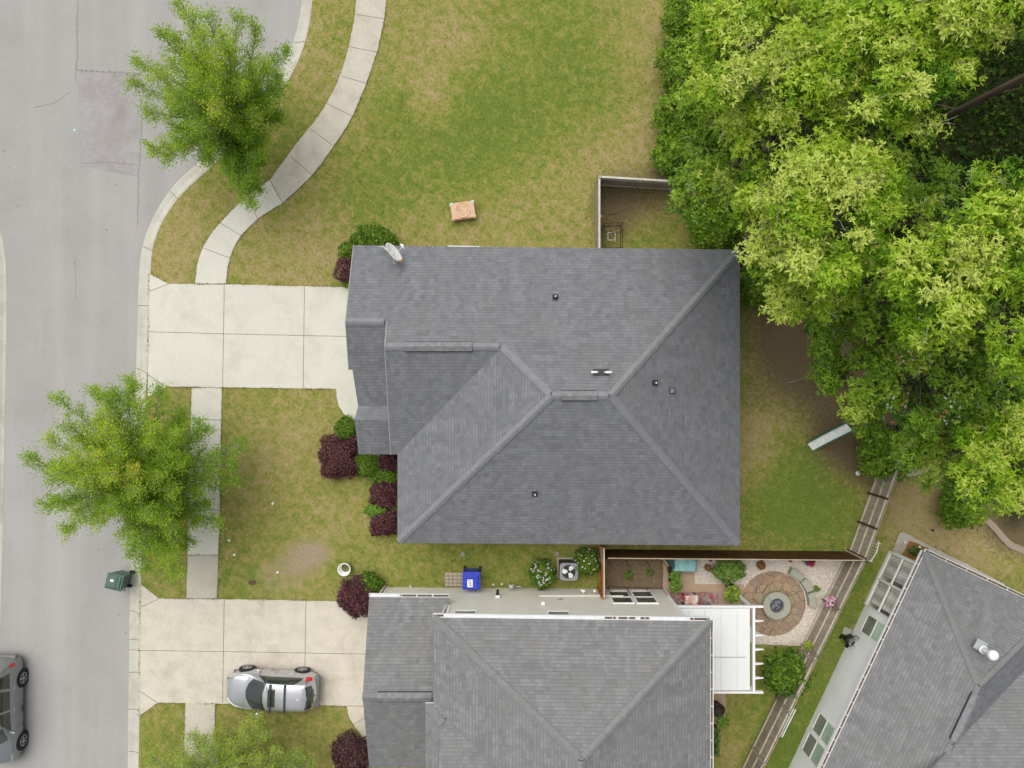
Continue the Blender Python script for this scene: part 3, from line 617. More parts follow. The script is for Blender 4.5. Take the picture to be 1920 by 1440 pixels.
def cap_strip(mb, uvs, a, c, na, nb, wd=.17, lift=.03):
    """ridge / hip cap from a to c between two slopes with normals na, nb: a rounded band of overlapping cap shingles"""
    d = (c - a); Ln = d.length - .12; d.normalize(); k = max(1, int(Ln / .14)); sides = []
    for n, s in ((na, 1), (nb, -1)):
        t = d.cross(n).normalized()
        if t.z > 0: t = -t
        sides.append(t)
    up = (na + nb).normalized()
    prof = [sides[0] * wd + na * .012, sides[0] * wd + na * lift, sides[0] * wd * .5 + na * (lift + .02), up * (lift + .028), sides[1] * wd * .5 + nb * (lift + .02), sides[1] * wd + nb * lift, sides[1] * wd + nb * .012]
    us = [-1, -.9, -.5, 0, .5, .9, 1]
    for i in range(k):
        p0 = a + d * Ln * i / k; p1 = a + d * Ln * (i + 1) / k; q0 = [p0 + x + up * .014 for x in prof]; q1 = [p1 + x for x in prof]
        r0 = random.uniform(0, 50); base = len(mb.v); mb.v += [tuple(x) for x in q0 + q1]
        for j in range(6): mb.f.append((base + j, base + j + 1, base + 8 + j, base + 7 + j)); mb.m.append(0); uvs += [(us[j] * wd + r0, i * .142 + .02), (us[j + 1] * wd + r0, i * .142 + .02), (us[j + 1] * wd + r0, i * .142 + .13), (us[j] * wd + r0, i * .142 + .13)]
        mb.f.append(tuple(base + j for j in range(7))[::-1]); mb.m.append(0); uvs += [(0, 0)] * 7
def caps(name, lst, m, parent, wd=.17):
    for a, c, na, nb in lst:
        mb = MB(); uvs = []; cap_strip(mb, uvs, Vector(a), Vector(c), na, nb, wd)
        o = part(name, mb, m, parent); uv = o.data.uv_layers.new(name='UVMap')
        for i, x in enumerate(uvs): uv.data[i].uv = x
def nrm(*p):
    p = [Vector(x) for x in p]; n = (p[1] - p[0]).cross(p[2] - p[0]).normalized(); return n if n.z > 0 else -n
def ridge_vent(parent, a, c, slope_s=.42, wd=.19, m='cap', perp=None):
    a = Vector(a); c = Vector(c); d = (c - a).normalized(); s = Vector((-d.y, d.x, 0)); mb = MB()
    for sg in (1, -1):
        o0 = s * sg * wd; z = -wd * slope_s
        for (lo, hi, mm, w0) in ((.005, .045, 1, 1.13), (.045, .085, 0, 1.0)):  # black lower layer juts out: baffle shadow drawn as a dark strip
            q = [a + Vector((0, 0, lo + .03)), c + Vector((0, 0, lo + .03)), c + o0 * w0 + Vector((0, 0, z + lo)), a + o0 * w0 + Vector((0, 0, z + lo))]
            t = [x + Vector((0, 0, hi - lo)) for x in q]; mb.add(q + t, [(4, 5, 6, 7), (2, 3, 7, 6), (3, 0, 4, 7), (1, 2, 6, 5)], mm)
    o = part('ridge_vent', mb, [M['vent'], M['black']], parent); o.data.uv_layers.new(name='UVMap')
    for i, l in enumerate(o.data.loops):
        co = o.data.vertices[l.vertex_index].co; o.data.uv_layers[0].data[i].uv = (co.dot(s), co.dot(d))
    return o
def window(parent, o0, ux, uz, wd, h, nrm_, panes=('glass', 'glass'), split='h', fr=.06, depth=.05):
    """o0 lower-left corner on the wall, ux/uz unit axes, panes stacked (h) or side by side (v)"""
    o0 = Vector(o0); n = nrm_; mb = MB()
    def q(mb, a, c, z, t, m=0):   # rectangle a..c in window coords, proud by z, thickness t
        vs = []
        for k in (z, z + t):
            for (x, y) in ((a[0], a[1]), (c[0], a[1]), (c[0], c[1]), (a[0], c[1])): vs.append(o0 + ux * x + uz * y + n * k)
        mb.add(vs, [(0, 1, 2, 3), (7, 6, 5, 4), (0, 4, 5, 1), (1, 5, 6, 2), (2, 6, 7, 3), (3, 7, 4, 0)], m)
    q(mb, (-fr, -fr), (wd + fr, 0), -.02, depth + .02); q(mb, (-fr, h), (wd + fr, h + fr), -.02, depth + .02); q(mb, (-fr, 0), (0, h), -.02, depth + .02); q(mb, (wd, 0), (wd + fr, h), -.02, depth + .02)
    if split == 'h': q(mb, (0, h / 2 - .03), (wd, h / 2 + .03), -.02, depth + .01)
    elif split == 'v': q(mb, (wd / 2 - .03, 0), (wd / 2 + .03, h), -.02, depth + .01)
    f = part('window', mb, M['white'], parent)
    rects = [((0, 0), (wd, h / 2 - .03)), ((0, h / 2 + .03), (wd, h))] if split == 'h' else ([((0, 0), (wd / 2 - .03, h)), ((wd / 2 + .03, 0), (wd, h))] if split == 'v' else [((0, 0), (wd, h))])
    for r, pm in zip(rects, panes):
        g = MB(); q(g, r[0], r[1], .005, .008); part('pane', g, M[pm], f)
    return f
def gutter(parent, a, c, out, debris=(), m='whitemetal', strap=1.1, wd=.13, h=.11, deb_m='litter', z=-.02):
    """U-shaped gutter from a to c (eave edge, top), opening up, out = outward horizontal unit"""
    a = Vector(a) + Vector((0, 0, z)); c = Vector(c) + Vector((0, 0, z)); d = (c - a).normalized(); Ln = (c - a).length; mb = MB(); dn = Vector((0, 0, -1))
    def slabp(s0, s1, o0, o1, z0, z1, m_=0):
        vs = [a + d * s + out * o + dn * zz for zz in (z1, z0) for s, o in ((s0, o0), (s1, o0), (s1, o1), (s0, o1))]
        mb_.add(vs, [(0, 1, 2, 3), (7, 6, 5, 4), (0, 4, 5, 1), (1, 5, 6, 2), (2, 6, 7, 3), (3, 7, 4, 0)], m_)
    mb_ = mb
    slabp(0, Ln, .005, .02, -.01, h); slabp(0, Ln, .02, wd, h - .012, h); slabp(0, Ln, wd, wd + .022, -.012, h)
    slabp(-.012, 0, .005, wd + .022, -.012, h); slabp(Ln, Ln + .012, .005, wd + .022, -.012, h)
    k = int(Ln / strap)
    for i in range(1, k + 1): slabp(i * Ln / (k + 1) - .012, i * Ln / (k + 1) + .012, .02, wd, -.008, .002)
    o = part('gutter', mb, M[m], parent)
    if debris:
        for s0, s1 in debris: mb_ = MB(); slabp(s0 * Ln, s1 * Ln, .022, wd - .004, .035, h - .014); part('leaf_debris', mb_, M[deb_m], o)
    return o
def walls(name, poly, z0, z1, m, parent):
    b = MB(); b.prism([tuple(p) for p in poly], z0, z1); return part(name, b, m, parent)
V3 = lambda *a: Vector(a)

# ---- house 1 (centre)
H1 = thing('house', 'large house in the middle with slate grey hip roof and satellite dish', 'house', (1.5, -.5, 0), world=True)
A = V3(-7.02, 6.15, 2.8); B_ = V3(10.1, 5.96, 2.8); R1 = V3(-7.02, 2.63, 4.4); R2 = V3(-5.28, 2.63, 4.4); G1 = V3(-5.28, 1.55, 4.9); G2 = V3(-.41, 1.55, 4.9)
M1 = V3(1.61, -.47, 5.81); M2 = V3(3.98, -.47, 5.81); C_ = V3(10.1, -7.16, 2.8); D_ = V3(-5.08, -7.05, 2.8); E_ = V3(-5.08, -3.12, 2.8); Ew = V3(-5.37, -3.12, 2.8)
roof = roof_mesh('roof', [[A, R1, R2, G1, G2, M1, M2, B_], [E_, G2, M1, D_], [G1, Ew, E_, G2], [D_, M1, M2, C_], [C_, M2, B_]], [M['shingle'], M['fascia'], M['soffit']], H1)
K = .455
gs = [V3(-7.0, 2.63, 4.4), V3(-4.9, 2.63, 4.4), V3(-4.9, -.97, 4.4 - K * 3.6), V3(-6.83, -.97, 4.4 - K * 3.6), V3(-6.93, .62, 4.4 - K * 2.01), V3(-7.08, .62, 4.4 - K * 2.01)]
V1 = V3(-6.83, -.97, 2.76); V2 = V3(-4.9, -.97, 2.76); P1 = V3(-6.93, -1.57, 3.03); P2 = V3(-4.9, -1.57, 3.03); Q1 = V3(-6.90, -3.16, 2.32); Q2 = V3(-4.9, -3.16, 2.32)
low = roof_mesh('garage_roof', [gs, [V1, V2, P2, P1], [P1, P2, Q2, Q1]], [M['shingle'], M['fascia'], M['soffit']], H1)
nN = nrm(A, R1, M2); nS = nrm(D_, M1, M2); nW = nrm(E_, M1, D_); nE = nrm(C_, M2, B_); nG = nrm(G1, Ew, G2)
caps('ridge_cap', [(R1, V3(-5.28, 2.63, 4.4), nN, nG), (G1, G2, nN, nG), (G2, M1, nN, nW), (M1, M2, nN, nS), (M1, D_, nW, nS), (M2, C_, nS, nE), (M2, B_, nN, nE)], M['cap'], H1)
ridge_vent(H1, V3(-4.45, 1.55, 4.93), V3(-1.65, 1.55, 4.93)); ridge_vent(H1, V3(1.98, -.47, 5.84), V3(3.42, -.47, 5.84))
walls('wall', [(-6.7, 5.75), (9.7, 5.55), (9.7, -6.75), (-4.75, -6.65), (-4.75, -2.8), (-6.6, -2.8), (-6.6, -.6), (-5.0, -.6), (-5.0, .2), (-6.7, .2)], -.05, 2.25, M['brick_wall'], H1)
walls('wall', [(-6.7, 5.75), (9.7, 5.55), (9.7, -6.75), (-4.75, -6.65), (-4.75, .2), (-5.0, .2), (-6.7, .2)], 2.255, 2.6, M['brick_wall'], H1)
b = MB(); b.add([(-5.2, 2.6, 2.7), (-5.2, -2.9, 2.7), (-5.2, 1.55, 4.72)], [(0, 1, 2)]); b.add([(-6.72, 5.75, 2.6), (-6.72, .3, 2.6), (-6.72, .6, 3.2), (-6.72, 2.63, 4.2)], [(0, 3, 2, 1)]); part('gable_wall', b, M['brick_wall'], H1)
b = MB()
for i in range(4): b.box((-6.73, 3.1, .30 + i * .54), (.05, 4.8, .52))
part('garage_door', b, M['white'], H1, bevel=.01)
for yy in (-4.9,): window(H1, (-4.76, yy + 1.2, .9), V3(0, -1, 0), V3(0, 0, 1), 1.2, 1.3, V3(-1, 0, 0))
for xx in (-2, 3, 7): window(H1, (xx, 5.66 - xx * .01, 1.0), V3(-1, 0, 0), V3(0, 0, 1), 1.0, 1.2, V3(0, 1, 0)); window(H1, (xx - 1, -6.7, 1.0), V3(1, 0, 0), V3(0, 0, 1), 1.0, 1.2, V3(0, -1, 0))
for q0, q1 in ((G1, Ew), (G1, V3(-5.28, 2.63, 4.4)), (A, R1), (V3(-7.08, .62, 3.485), R1)): b = MB(); b.bar(q0 + V3(-.012, 0, -.03), q1 + V3(-.012, 0, -.03), .035, .07); part('rake_edge', b, M['fascia'], H1)
b = MB(); b.bar((-2.86, 6.125, 2.74), (-1.44, 6.105, 2.74), .03, .05); part('eave_trim', b, M['white'], H1)
def zon(p0, n, x, y): return p0.z - (n.x * (x - p0.x) + n.y * (y - p0.y)) / n.z
def roof_pipe(px, py, p0, n, lab, kind='stub'):
    q = onplane(px, py, p0, n); b = MB(); t = thing('vent_pipe' if kind != 'vent' else 'roof_vent', lab, 'roof vent', q, 0, None)
    down = V3(n.x, n.y, 0).normalized(); rot = Matrix((Vector((0, 0, 1)).cross(n).normalized(), n.cross(Vector((0, 0, 1)).cross(n).normalized()), n)).transposed()
    if kind == 'stub':
        b.box((0, 0, .015), (.26, .28, .012), rot=rot); part('flashing', b, M['acdark'], t); b = MB(); b.lathe([(.085, -.03), (.075, .08), (.05, .11), (.05, .30), (.038, .30), (.038, .2), (.001, .2)], n=16); part('pipe', b, M['acdark'], t, True)
        b = MB(); b.lathe([(.034, .28), (.036, .315), (.001, .33)], n=12); part('cap', b, M['white'], t, True)
    elif kind == 'vent':
        b.box((0, 0, .05), (.24, .26, .09), rot=rot); b.box((.0, -.0, .10), (.17, .19, .03), rot=rot, m=1); part('hood', b, [M['acdark'], M['acgrey']], t, bevel=.015)
    elif kind == 'elbow':
        b.box((0, 0, .015), (.34, .3, .012), rot=rot); part('flashing', b, M['acdark'], t)
        b = MB(); b.tube([(0, 0, 0), (0, 0, .24), (.03 * (1 if 'right' in lab else -1), 0, .30), (.26 * (1 if 'right' in lab else -1), 0, .30)], [.045] * 4, 12); part('pipe', b, M['white'], t, True)
    return t
roof_pipe(1041, 557, A, nN, 'short dark pipe alone on the north slope above the middle of the big roof'); roof_pipe(1228, 718, C_, nE, 'dark pipe with white tip beside the square vent on the east slope'); roof_pipe(1003, 926, D_, nS, 'small dark pipe low on the south slope of the big roof')
roof_pipe(1260, 733, C_, nE, 'square dark vent hood on the east slope of the big roof', 'vent')
roof_pipe(1119, 698, A, nN, 'left one of two white elbow flues near the ridge', 'elbow'); roof_pipe(1134, 698, A, nN, 'right one of two white elbow flues near the ridge', 'elbow')
# satellite dish
q = onplane(741, 492, A, nN); t = thing('satellite_dish', 'white satellite dish with a rusty rim on the roof corner by the street', 'satellite dish', q)
b = MB(); az = R(35); fd = Vector((math.cos(az) * .95, math.sin(az) * .95, .42)).normalized(); sx = Vector((0, 0, 1)).cross(fd).normalized(); sy = fd.cross(sx); cen = Vector((0, .28, .62)); k = 28; vs = []; fs = []
for i, rr in enumerate((.0, .15, .3, .42, .48)):
    for j in range(k): a = 2 * math.pi * j / k; vs.append(cen + sx * math.cos(a) * rr * 1.05 + sy * math.sin(a) * rr * .95 + fd * (rr * rr * .35))
for i in range(4):
    for j in range(k): fs.append((i * k + j, i * k + (j + 1) % k, (i + 1) * k + (j + 1) % k, (i + 1) * k + j))
b.add(vs, fs); o = part('reflector', b, M['whitemetal'], t, True); sm = o.modifiers.new('Solidify', 'SOLIDIFY'); sm.thickness = .015
b = MB(); e = cen + sx * -.0 + sy * -.40
for j in range(9): a = math.pi + (j - 4) * .10; b.ico(cen + sx * math.cos(a) * .45 + sy * math.sin(a) * .40 + fd * .085, .045, sz=(1, 1, .5), n=5)
part('rust_patch', b, M['rust'], t, True)
b = MB(); feed = cen + fd * .52 - sy * .1; b.tube([cen - sy * .42 + fd * .04, feed], .014, 6); b.tube([feed - sx * .12, feed + sx * .12], .045, 8); b.tube([feed, feed + fd * .08], .05, 8); part('feed_arm', b, M['white'], t, True)
b = MB(); b.tube([(0, 0, 0), (0, .06, .45), cen - fd * .04], .026, 8); b.tube([cen - fd * .05, (-.42, .58, .55), (-.80, .72, -.1)], .016, 6); part('mast', b, M['whitemetal'], t, True); b = MB(); b.box((0, 0, .01), (.2, .16, .02)); part('mount_plate', b, M['acgrey'], t)

# ---- house 2 (bottom)
H2 = thing('house', 'beige sided two storey house at the bottom beside the white patio cover', 'house', (1, -14, 0), world=True)
ze = 5.6; EN = V3(-3.2, -9.48, ze); EE = V3(8.05, -9.63, ze); EWs = V3(-3.2, -12.95, ze); PK = V3(2.62, -14.2, 7.75); PK2 = V3(2.62, -20, 7.75)
ES = V3(8.05, -25, ze); WS = V3(-3.55, -25, ze); W2 = V3(-3.55, -12.95, ze)
# small front cross gable whose hip starts at (805,1320)
sz = (PK.z - ze) / (PK.x + 3.2)
WI = V3(-2.55, -13.65, ze + sz * .65)
roof_mesh('roof', [[EN, PK, EE], [EN, EWs, PK2, PK], [EE, PK, PK2, ES]], [M['shingle_b'], M['white'], M['soffit']], H2)
nN2 = nrm(EN, PK, EE); nW2 = nrm(EN, EWs, PK); nE2 = nrm(EE, PK, ES)
# projecting piece of roof over the front bay
roof_mesh('bay_roof', [[V3(-3.52, -12.95, 5.62), V3(-3.52, -25, 5.62), V3(-2.85, -25, 5.90), V3(-2.85, -13.57, 5.90)], [V3(-3.52, -12.95, 5.62), V3(-2.85, -13.57, 5.90), V3(-2.5, -13.3, 5.80), V3(-3.1, -12.95, 5.63)]], [M['shingle_b'], M['white'], M['soffit']], H2, .1)
roof_mesh('cross_gable_roof', [[V3(-2.87, -13.5, 5.86), V3(-2.55, -13.5, 5.86), V3(2.4, -17.84, 7.68), V3(-2.87, -17.84, 7.68)]], [M['shingle_b'], M['shingle_b'], M['soffit']], H2, .1)
caps('ridge_cap', [(EN, PK, nN2, nW2), (EE, PK, nN2, nE2), (PK, PK2, nW2, nE2), (V3(-3.42, -13.05, 5.67), V3(-2.72, -13.72, 5.97), V3(-.35, 0, .93), nN2)], M['cap_b'], H2)
gE1 = V3(-6.33, -9.45, 2.8); gE2 = V3(-2.79, -9.47, 2.8); gR1 = V3(-6.31, -13.2, 4.4); gR2 = V3(-3.0, -13.2, 4.4); gS1 = V3(-6.33, -17.0, 2.8); gS2 = V3(-3.0, -17.0, 2.8)
roof_mesh('garage_roof', [[gE1, gR1, gR2, V3(-3.0, -9.9, 2.99), V3(-2.79, -9.9, 2.99), gE2], [gR1, gS1, gS2, gR2]], [M['shingle_b'], M['fascia'], M['soffit']], H2)
nGn = nrm(gE1, gR1, gE2); nGs = nrm(gR1, gS1, gS2); caps('ridge_cap', [(gR1, gR2, nGn, nGs)], M['cap_b'], H2); ridge_vent(H2, V3(-5.68, -13.2, 4.43), V3(-3.38, -13.2, 4.43), m='cap_b')
walls('wall', [(-2.75, -9.79), (7.28, -9.86), (7.28, -25), (-2.75, -25)], -.05, 5.43, M['siding_beige'], H2)
walls('garage_wall', [(-5.97, -9.77), (-2.752, -9.792), (-2.752, -16.7), (-5.97, -16.7)], -.05, 2.62, M['siding_beige'], H2)
for q_, z_ in (((-5.98, -9.765, 1.28), 2.6), ((-2.76, -9.775, 4.2), 2.4), ((7.28, -9.85, 2.7), 5.3)): b = MB(); b.box(q_, (.10, .06, z_)); part('corner_trim', b, M['white'], H2)
b = MB()
for i in range(4): b.box((-6.0, -13.2, .30 + i * .54), (.05, 4.8, .52))
part('garage_door', b, M['white'], H2, bevel=.01)
gutter(H2, gE1, gE2, V3(0, 1, 0), [(.38, .58), (.6, .78), (.8, .99)], strap=.75); gutter(H2, EN, EE, V3(0, 1, 0), [(0.005, .035), (.62, .66), (.67, .70), (.705, .73), (.75, .78), (.93, .995)], strap=.68); gutter(H2, EE, V3(8.05, -20, ze), V3(1, 0, 0), [(.0, .9)], strap=.72, wd=.11)
UX = V3(1, 0, 0); UZ = V3(0, 0, 1); NN = V3(0, 1, 0)
for xw in (4.58, 5.66): window(H2, (xw, -9.845, .5), UX, UZ, .86, 1.9, NN)
for xw in (-2.42, 1.57): window(H2, (xw, -9.80 - (xw + 2.4) * .007, 3.72), UX, UZ, .85, 1.25, NN, ('glass_grey', 'glass_grey'))
b = MB(); b.box((3.2, -9.80, 1.35), (3.9, .04, .05)); part('wall_trim', b, M['siding_beige'], H2)
b = MB(); b.box((-2.98, -9.83, 4.62), (.25, .1, .12)); b.tube([(-3.0, -9.72, 5.4), (-2.9, -9.74, 3.1)], .035, 6); part('downspout', b, M['white'], H2)
b = MB(); b.tube([(-6.05, -9.72, 2.6), (-6.1, -9.68, 1.4), (-6.1, -9.68, .1)], .04, 6); part('downspout', b, M['white'], H2)
b = MB(); b.box((-2.3, -.0, 0), (.01, .01, .01))
def wallpt(px, py): z = 36 - 9.80 * FPX / (py - 720); return V3((px - 960) * (36 - z) / FPX, -9.80, z)
q = wallpt(933, 1120); t = thing('wall_lamp', 'black and white lamp on the beige siding above the gas meter', 'wall lamp', q); b = MB(); b.box((0, .05, 0), (.20, .1, .14)); part('base', b, M['white'], t, bevel=.01)
b = MB(); b.tube([(0, .1, .0), (0, .2, -.22)], [.09, .05], 10); b.ico((0, .22, -.3), .07, n=6); part('lamp_head', b, M['black'], t, True)
b = MB(); q = wallpt(1018, 1134); b.box(q + V3(0, .06, 0), (.17, .12, .16)); b.box(q + V3(0, .13, .02), (.12, .03, .1)); part('dryer_vent', b, M['white'], H2, bevel=.01)
b = MB(); b.box(wallpt(1051, 1124) + V3(0, .02, 0), (.22, .04, .1)); part('wall_plate', b, M['acgrey'], H2, bevel=.02)
for (px, py, nm) in ((1095, 1113, 'hose_tap'), (1115, 1113, 'spotlight')):
    b = MB(); q = wallpt(px, py); b.ico(q + V3(0, .12, 0), .075, n=6); b.tube([q, q + V3(-.15 if px < 1100 else 0, .2, .0)], .03, 6); part(nm, b, M['white'], H2, True)
for px, py in ((925, 1097), (941, 1096), (715, 1103), (770, 1101)): b = MB(); b.box(P(px, py, .1) + V3(0, .03, 0), (.12, .07, .14)); part('wall_outlet', b, M['soffit'], H2, bevel=.01)
# patio cover
zt = 2.6; s26 = FPX / (36 - zt); t = thing('patio_cover', 'white roofed patio cover with pointed rafter tails beside the beige house', 'pergola', (9.2, -11.8, 0), world=True)
x0, x1, y0, y1 = 7.36, 10.79, -9.92, -13.74
b = MB(); b.box(((x0 + x1 - .18) / 2, (y0 + y1) / 2, zt - .02), (x1 - x0 - .18, abs(y1 - y0) - .16, .05)); part('roof_panel', b, M['panel'], t)
b = MB(); b.box(((x0 + x1) / 2 - .1, (y0 + y1) / 2 - .35, zt + .013), (x1 - x0 - .5, .025, .02)); part('panel_seam', b, M['fascia'], t)
for k_ in range(4): b = MB(); b.box((x1 - .75 - .72 * k_, (y0 + y1) / 2, zt + .01), (.018, abs(y1 - y0) - .3, .02)); part('panel_seam', b, M['soffit'], t)
b = MB(); b.box((x1 - .02, (y0 + y1) / 2, zt - .02), (.1, abs(y1 - y0), .2)); b.box(((x0 + x1 + .4) / 2, y0, zt - .02), (x1 - x0 + .4, .08, .18)); b.box(((x0 + x1 + .4) / 2, y1, zt - .02), (x1 - x0 + .4, .08, .18)); part('beam', b, M['white'], t)
for i in range(7):
    yy = y0 + (y1 - y0) * i / 6; b = MB(); b.add([(x1 + .03, yy - .035, zt - .12), (x1 + .42, yy - .02, zt - .04), (x1 + .42, yy - .02, zt + .04), (x1 + .03, yy - .04, zt + .08), (x1 + .03, yy + .035, zt - .12), (x1 + .42, yy + .02, zt - .04), (x1 + .42, yy + .02, zt + .04), (x1 + .03, yy + .04, zt + .08)], [(0, 1, 2, 3), (7, 6, 5, 4), (0, 4, 5, 1), (3, 2, 6, 7), (1, 5, 6, 2)]); part('rafter_tail', b, M['white'], t)
for yy in (y0 - .1, y1 + .1): b = MB(); b.box((x1 - .05, yy, 1.2), (.12, .12, 2.5)); part('post', b, M['white'], t)

# ---- house 3 (bottom right, turned)
H3 = thing('house', 'white sided house at the lower right corner turned at an angle', 'house', (20, -15, 0), world=True)
K0 = P(1735, 1035, 2.9); K1 = P(1545, 1440, 2.9); u3 = (K1 - K0).normalized(); v3 = V3(-u3.y, u3.x, 0)
if v3.x < 0: v3 = -v3
zf = .46; nW3 = V3(-v3.x * zf, -v3.y * zf, 1).normalized(); nN3 = V3(-u3.x * zf, -u3.y * zf, 1).normalized()
PP = onplane(1837, 1287, K0, nW3); QQ = onplane(1784, 1396, K0, nW3); QQ.z = PP.z; QQ = PP + u3 * (QQ - PP).length; Q3 = QQ + u3 * 6 - V3(0, 0, .0)
K9 = K0 + u3 * 16; N9 = K0 + v3 * 14
pass
T = onplane(1950, 1176, K0, nN3); T = K0 + (T - K0); Tn = V3(T.x, T.y, zon(K0, nN3, T.x, T.y))
nS3 = nrm(PP, QQ, Tn)
v1 = onplane(1950, 1226, PP, nS3); v2 = onplane(1850, 1345, PP, nS3); v2b = onplane(1786, 1400, PP, nS3)
roof_mesh('roof', [[K0, K9, Q3, QQ, PP], [K0, PP, Tn, N9]], [M['shingle_b'], M['white'], M['soffit']], H3)
roof_mesh('rear_roof', [[PP - V3(0, 0, .01), QQ - V3(0, 0, .01), v2b, v2, v1, Tn - V3(0, 0, .01)]], [M['shingle'], M['shingle'], M['soffit']], H3, .1)
far = v2b + u3 * 6; wgp = [v2b, QQ - V3(0, 0, .02), Q3 - V3(0, 0, .02), Q3 + v3 * 7 - V3(0, 0, .6), v1 + v3 * 2 + V3(0, 0, .2), v1, v2]
vd = (v2b - v1).normalized(); wn = vd.cross(V3(.55, -.83, .42).normalized()).normalized(); wn = wn if wn.z > 0 else -wn; sv = V3(.55, -.83, .42)
ve = v2b + vd * 9; vs_ = v1 - vd * 3
roof_mesh('wing_roof', [[vs_, v2b, ve, ve + sv * 8, vs_ + sv * 8]], [M['shingle_b'], M['shingle_b'], M['soffit']], H3, .1)
caps('ridge_cap', [(K0, PP, nW3, nN3), (PP, QQ, nW3, nS3), (QQ, Q3, nW3, nS3), (PP, Tn, nN3, nS3)], M['cap_b'], H3)
ridge_vent(H3, PP + u3 * .35 + V3(0, 0, .03), QQ - u3 * .2 + V3(0, 0, .03), m='cap_b')
ww = .18; W0 = K0 + v3 * ww + u3 * .62; W0.z = 0; Wc = [W0, W0 + u3 * 16, W0 + u3 * 16 + v3 * 12, W0 + v3 * 13]
pw = onplane(1622, 1133, W0, v3); s_p = (pw - W0).dot(u3); S0 = W0 + u3 * s_p
walls('wall', [(p.x, p.y) for p in (S0, W0 + u3 * 15, W0 + u3 * 15 + v3 * 10, W0 + v3 * 11, W0 + v3 * 2.6, S0 + v3 * 2.6)], -.05, 2.74, M['siding_white'], H3)
gutter(H3, K0, K9, -v3, [(0.0, 1.0)], strap=.62, wd=.14); gutter(H3, K0, N9, -u3, [(0.0, 1.0)], strap=1.0, wd=.12)
def w3(corners, panes=('glass_grey', 'glass_green')):
    q = [onplane(x, y, W0, v3) for x, y in corners]; ss = [(p - W0).dot(u3) for p in q]; zz = [p.z for p in q]
    s0, s1, z0, z1 = min(ss), max(ss), max(.4, min(zz)), min(2.45, max(zz)); window(H3, W0 + u3 * s1 + V3(0, 0, z0), -u3, V3(0, 0, 1), (s1 - s0), z1 - z0, -v3, panes, fr=.05, split='h')
w3([(1628, 1159), (1663, 1175), (1649, 1207), (1617, 1180)]); w3([(1537, 1340), (1567, 1368), (1553, 1397), (1525, 1368)]); w3([(1519, 1377), (1548, 1407), (1533, 1435), (1505, 1405)])
# screened porch in the corner of house 3
PO = part('screened_porch', MB().prism([(p.x, p.y) for p in (W0 - v3 * .1 + u3 * .0, S0 - v3 * .1, S0 + v3 * 2.5, W0 + v3 * 2.5)], -.05, .07), M['conc_mid'], H3)
b = MB()
for s in (0, s_p * .5, s_p): b.bar(W0 + u3 * s + V3(0, 0, .05), W0 + u3 * s + V3(0, 0, 2.7), .09 if s else .12, .09 if s else .12)
for z in (.1, 1.25, 2.65): b.bar(W0 + V3(0, 0, z), S0 + V3(0, 0, z), .07, .07)
b.bar(W0 + V3(0, 0, 1.25), W0 + v3 * 2.6 + V3(0, 0, 1.25), .07, .07); part('porch_frame', b, M['white'], PO)
for k in range(2):
    b = MB(); c0 = W0 + u3 * (s_p * .5 * k + .06) + v3 * .1; ln = s_p * .5 * .80; m_ = 48; vs = []
    for i in range(m_ + 1):
        o_ = math.sin(i * 1.35 + k) * .045
        vs += [c0 + u3 * ln * i / m_ + v3 * (o_ + .02) + V3(0, 0, .12), c0 + u3 * (ln * i / m_ - .05 * math.sin(i / m_ * 3)) + v3 * (o_ * .8 + .02) + V3(0, 0, 2.6)]
    b.add(vs, [(2 * i, 2 * i + 1, 2 * i + 3, 2 * i + 2) for i in range(m_)]); part('curtain', b, M['curtain'], PO, True)
b = MB(); b.box(W0 + u3 * s_p * .5 + v3 * 2.45 + V3(0, 0, 1.35), (.05, s_p, 2.6), rz=math.atan2(v3.y, v3.x)); part('porch_back_wall', b, M['acdark'], PO)
# flue on house 3
q = onplane(1838, 1215, K0, nN3); t = thing('chimney_flue', 'shiny metal chimney pipe with round cap on the lower right house roof', 'chimney', q)
b = MB(); b.box((-.02, .12, .05), (.5, .45, .06), rz=-.5); part('flashing', b, M['steel'], t)
b = MB(); b.lathe([(.17, -.05), (.17, .22), (.12, .24), (.12, .75)], n=20); part('pipe', b, M['steel'], t, True)
b = MB(); b.lathe([(.18, .2), (.18, .24), (.001, .27)], n=20); b.lathe([(.15, .70), (.21, .74), (.21, .92), (.15, .97), (.001, 1.0)], n=24); part('cap', b, M['whitemetal'], t, True)

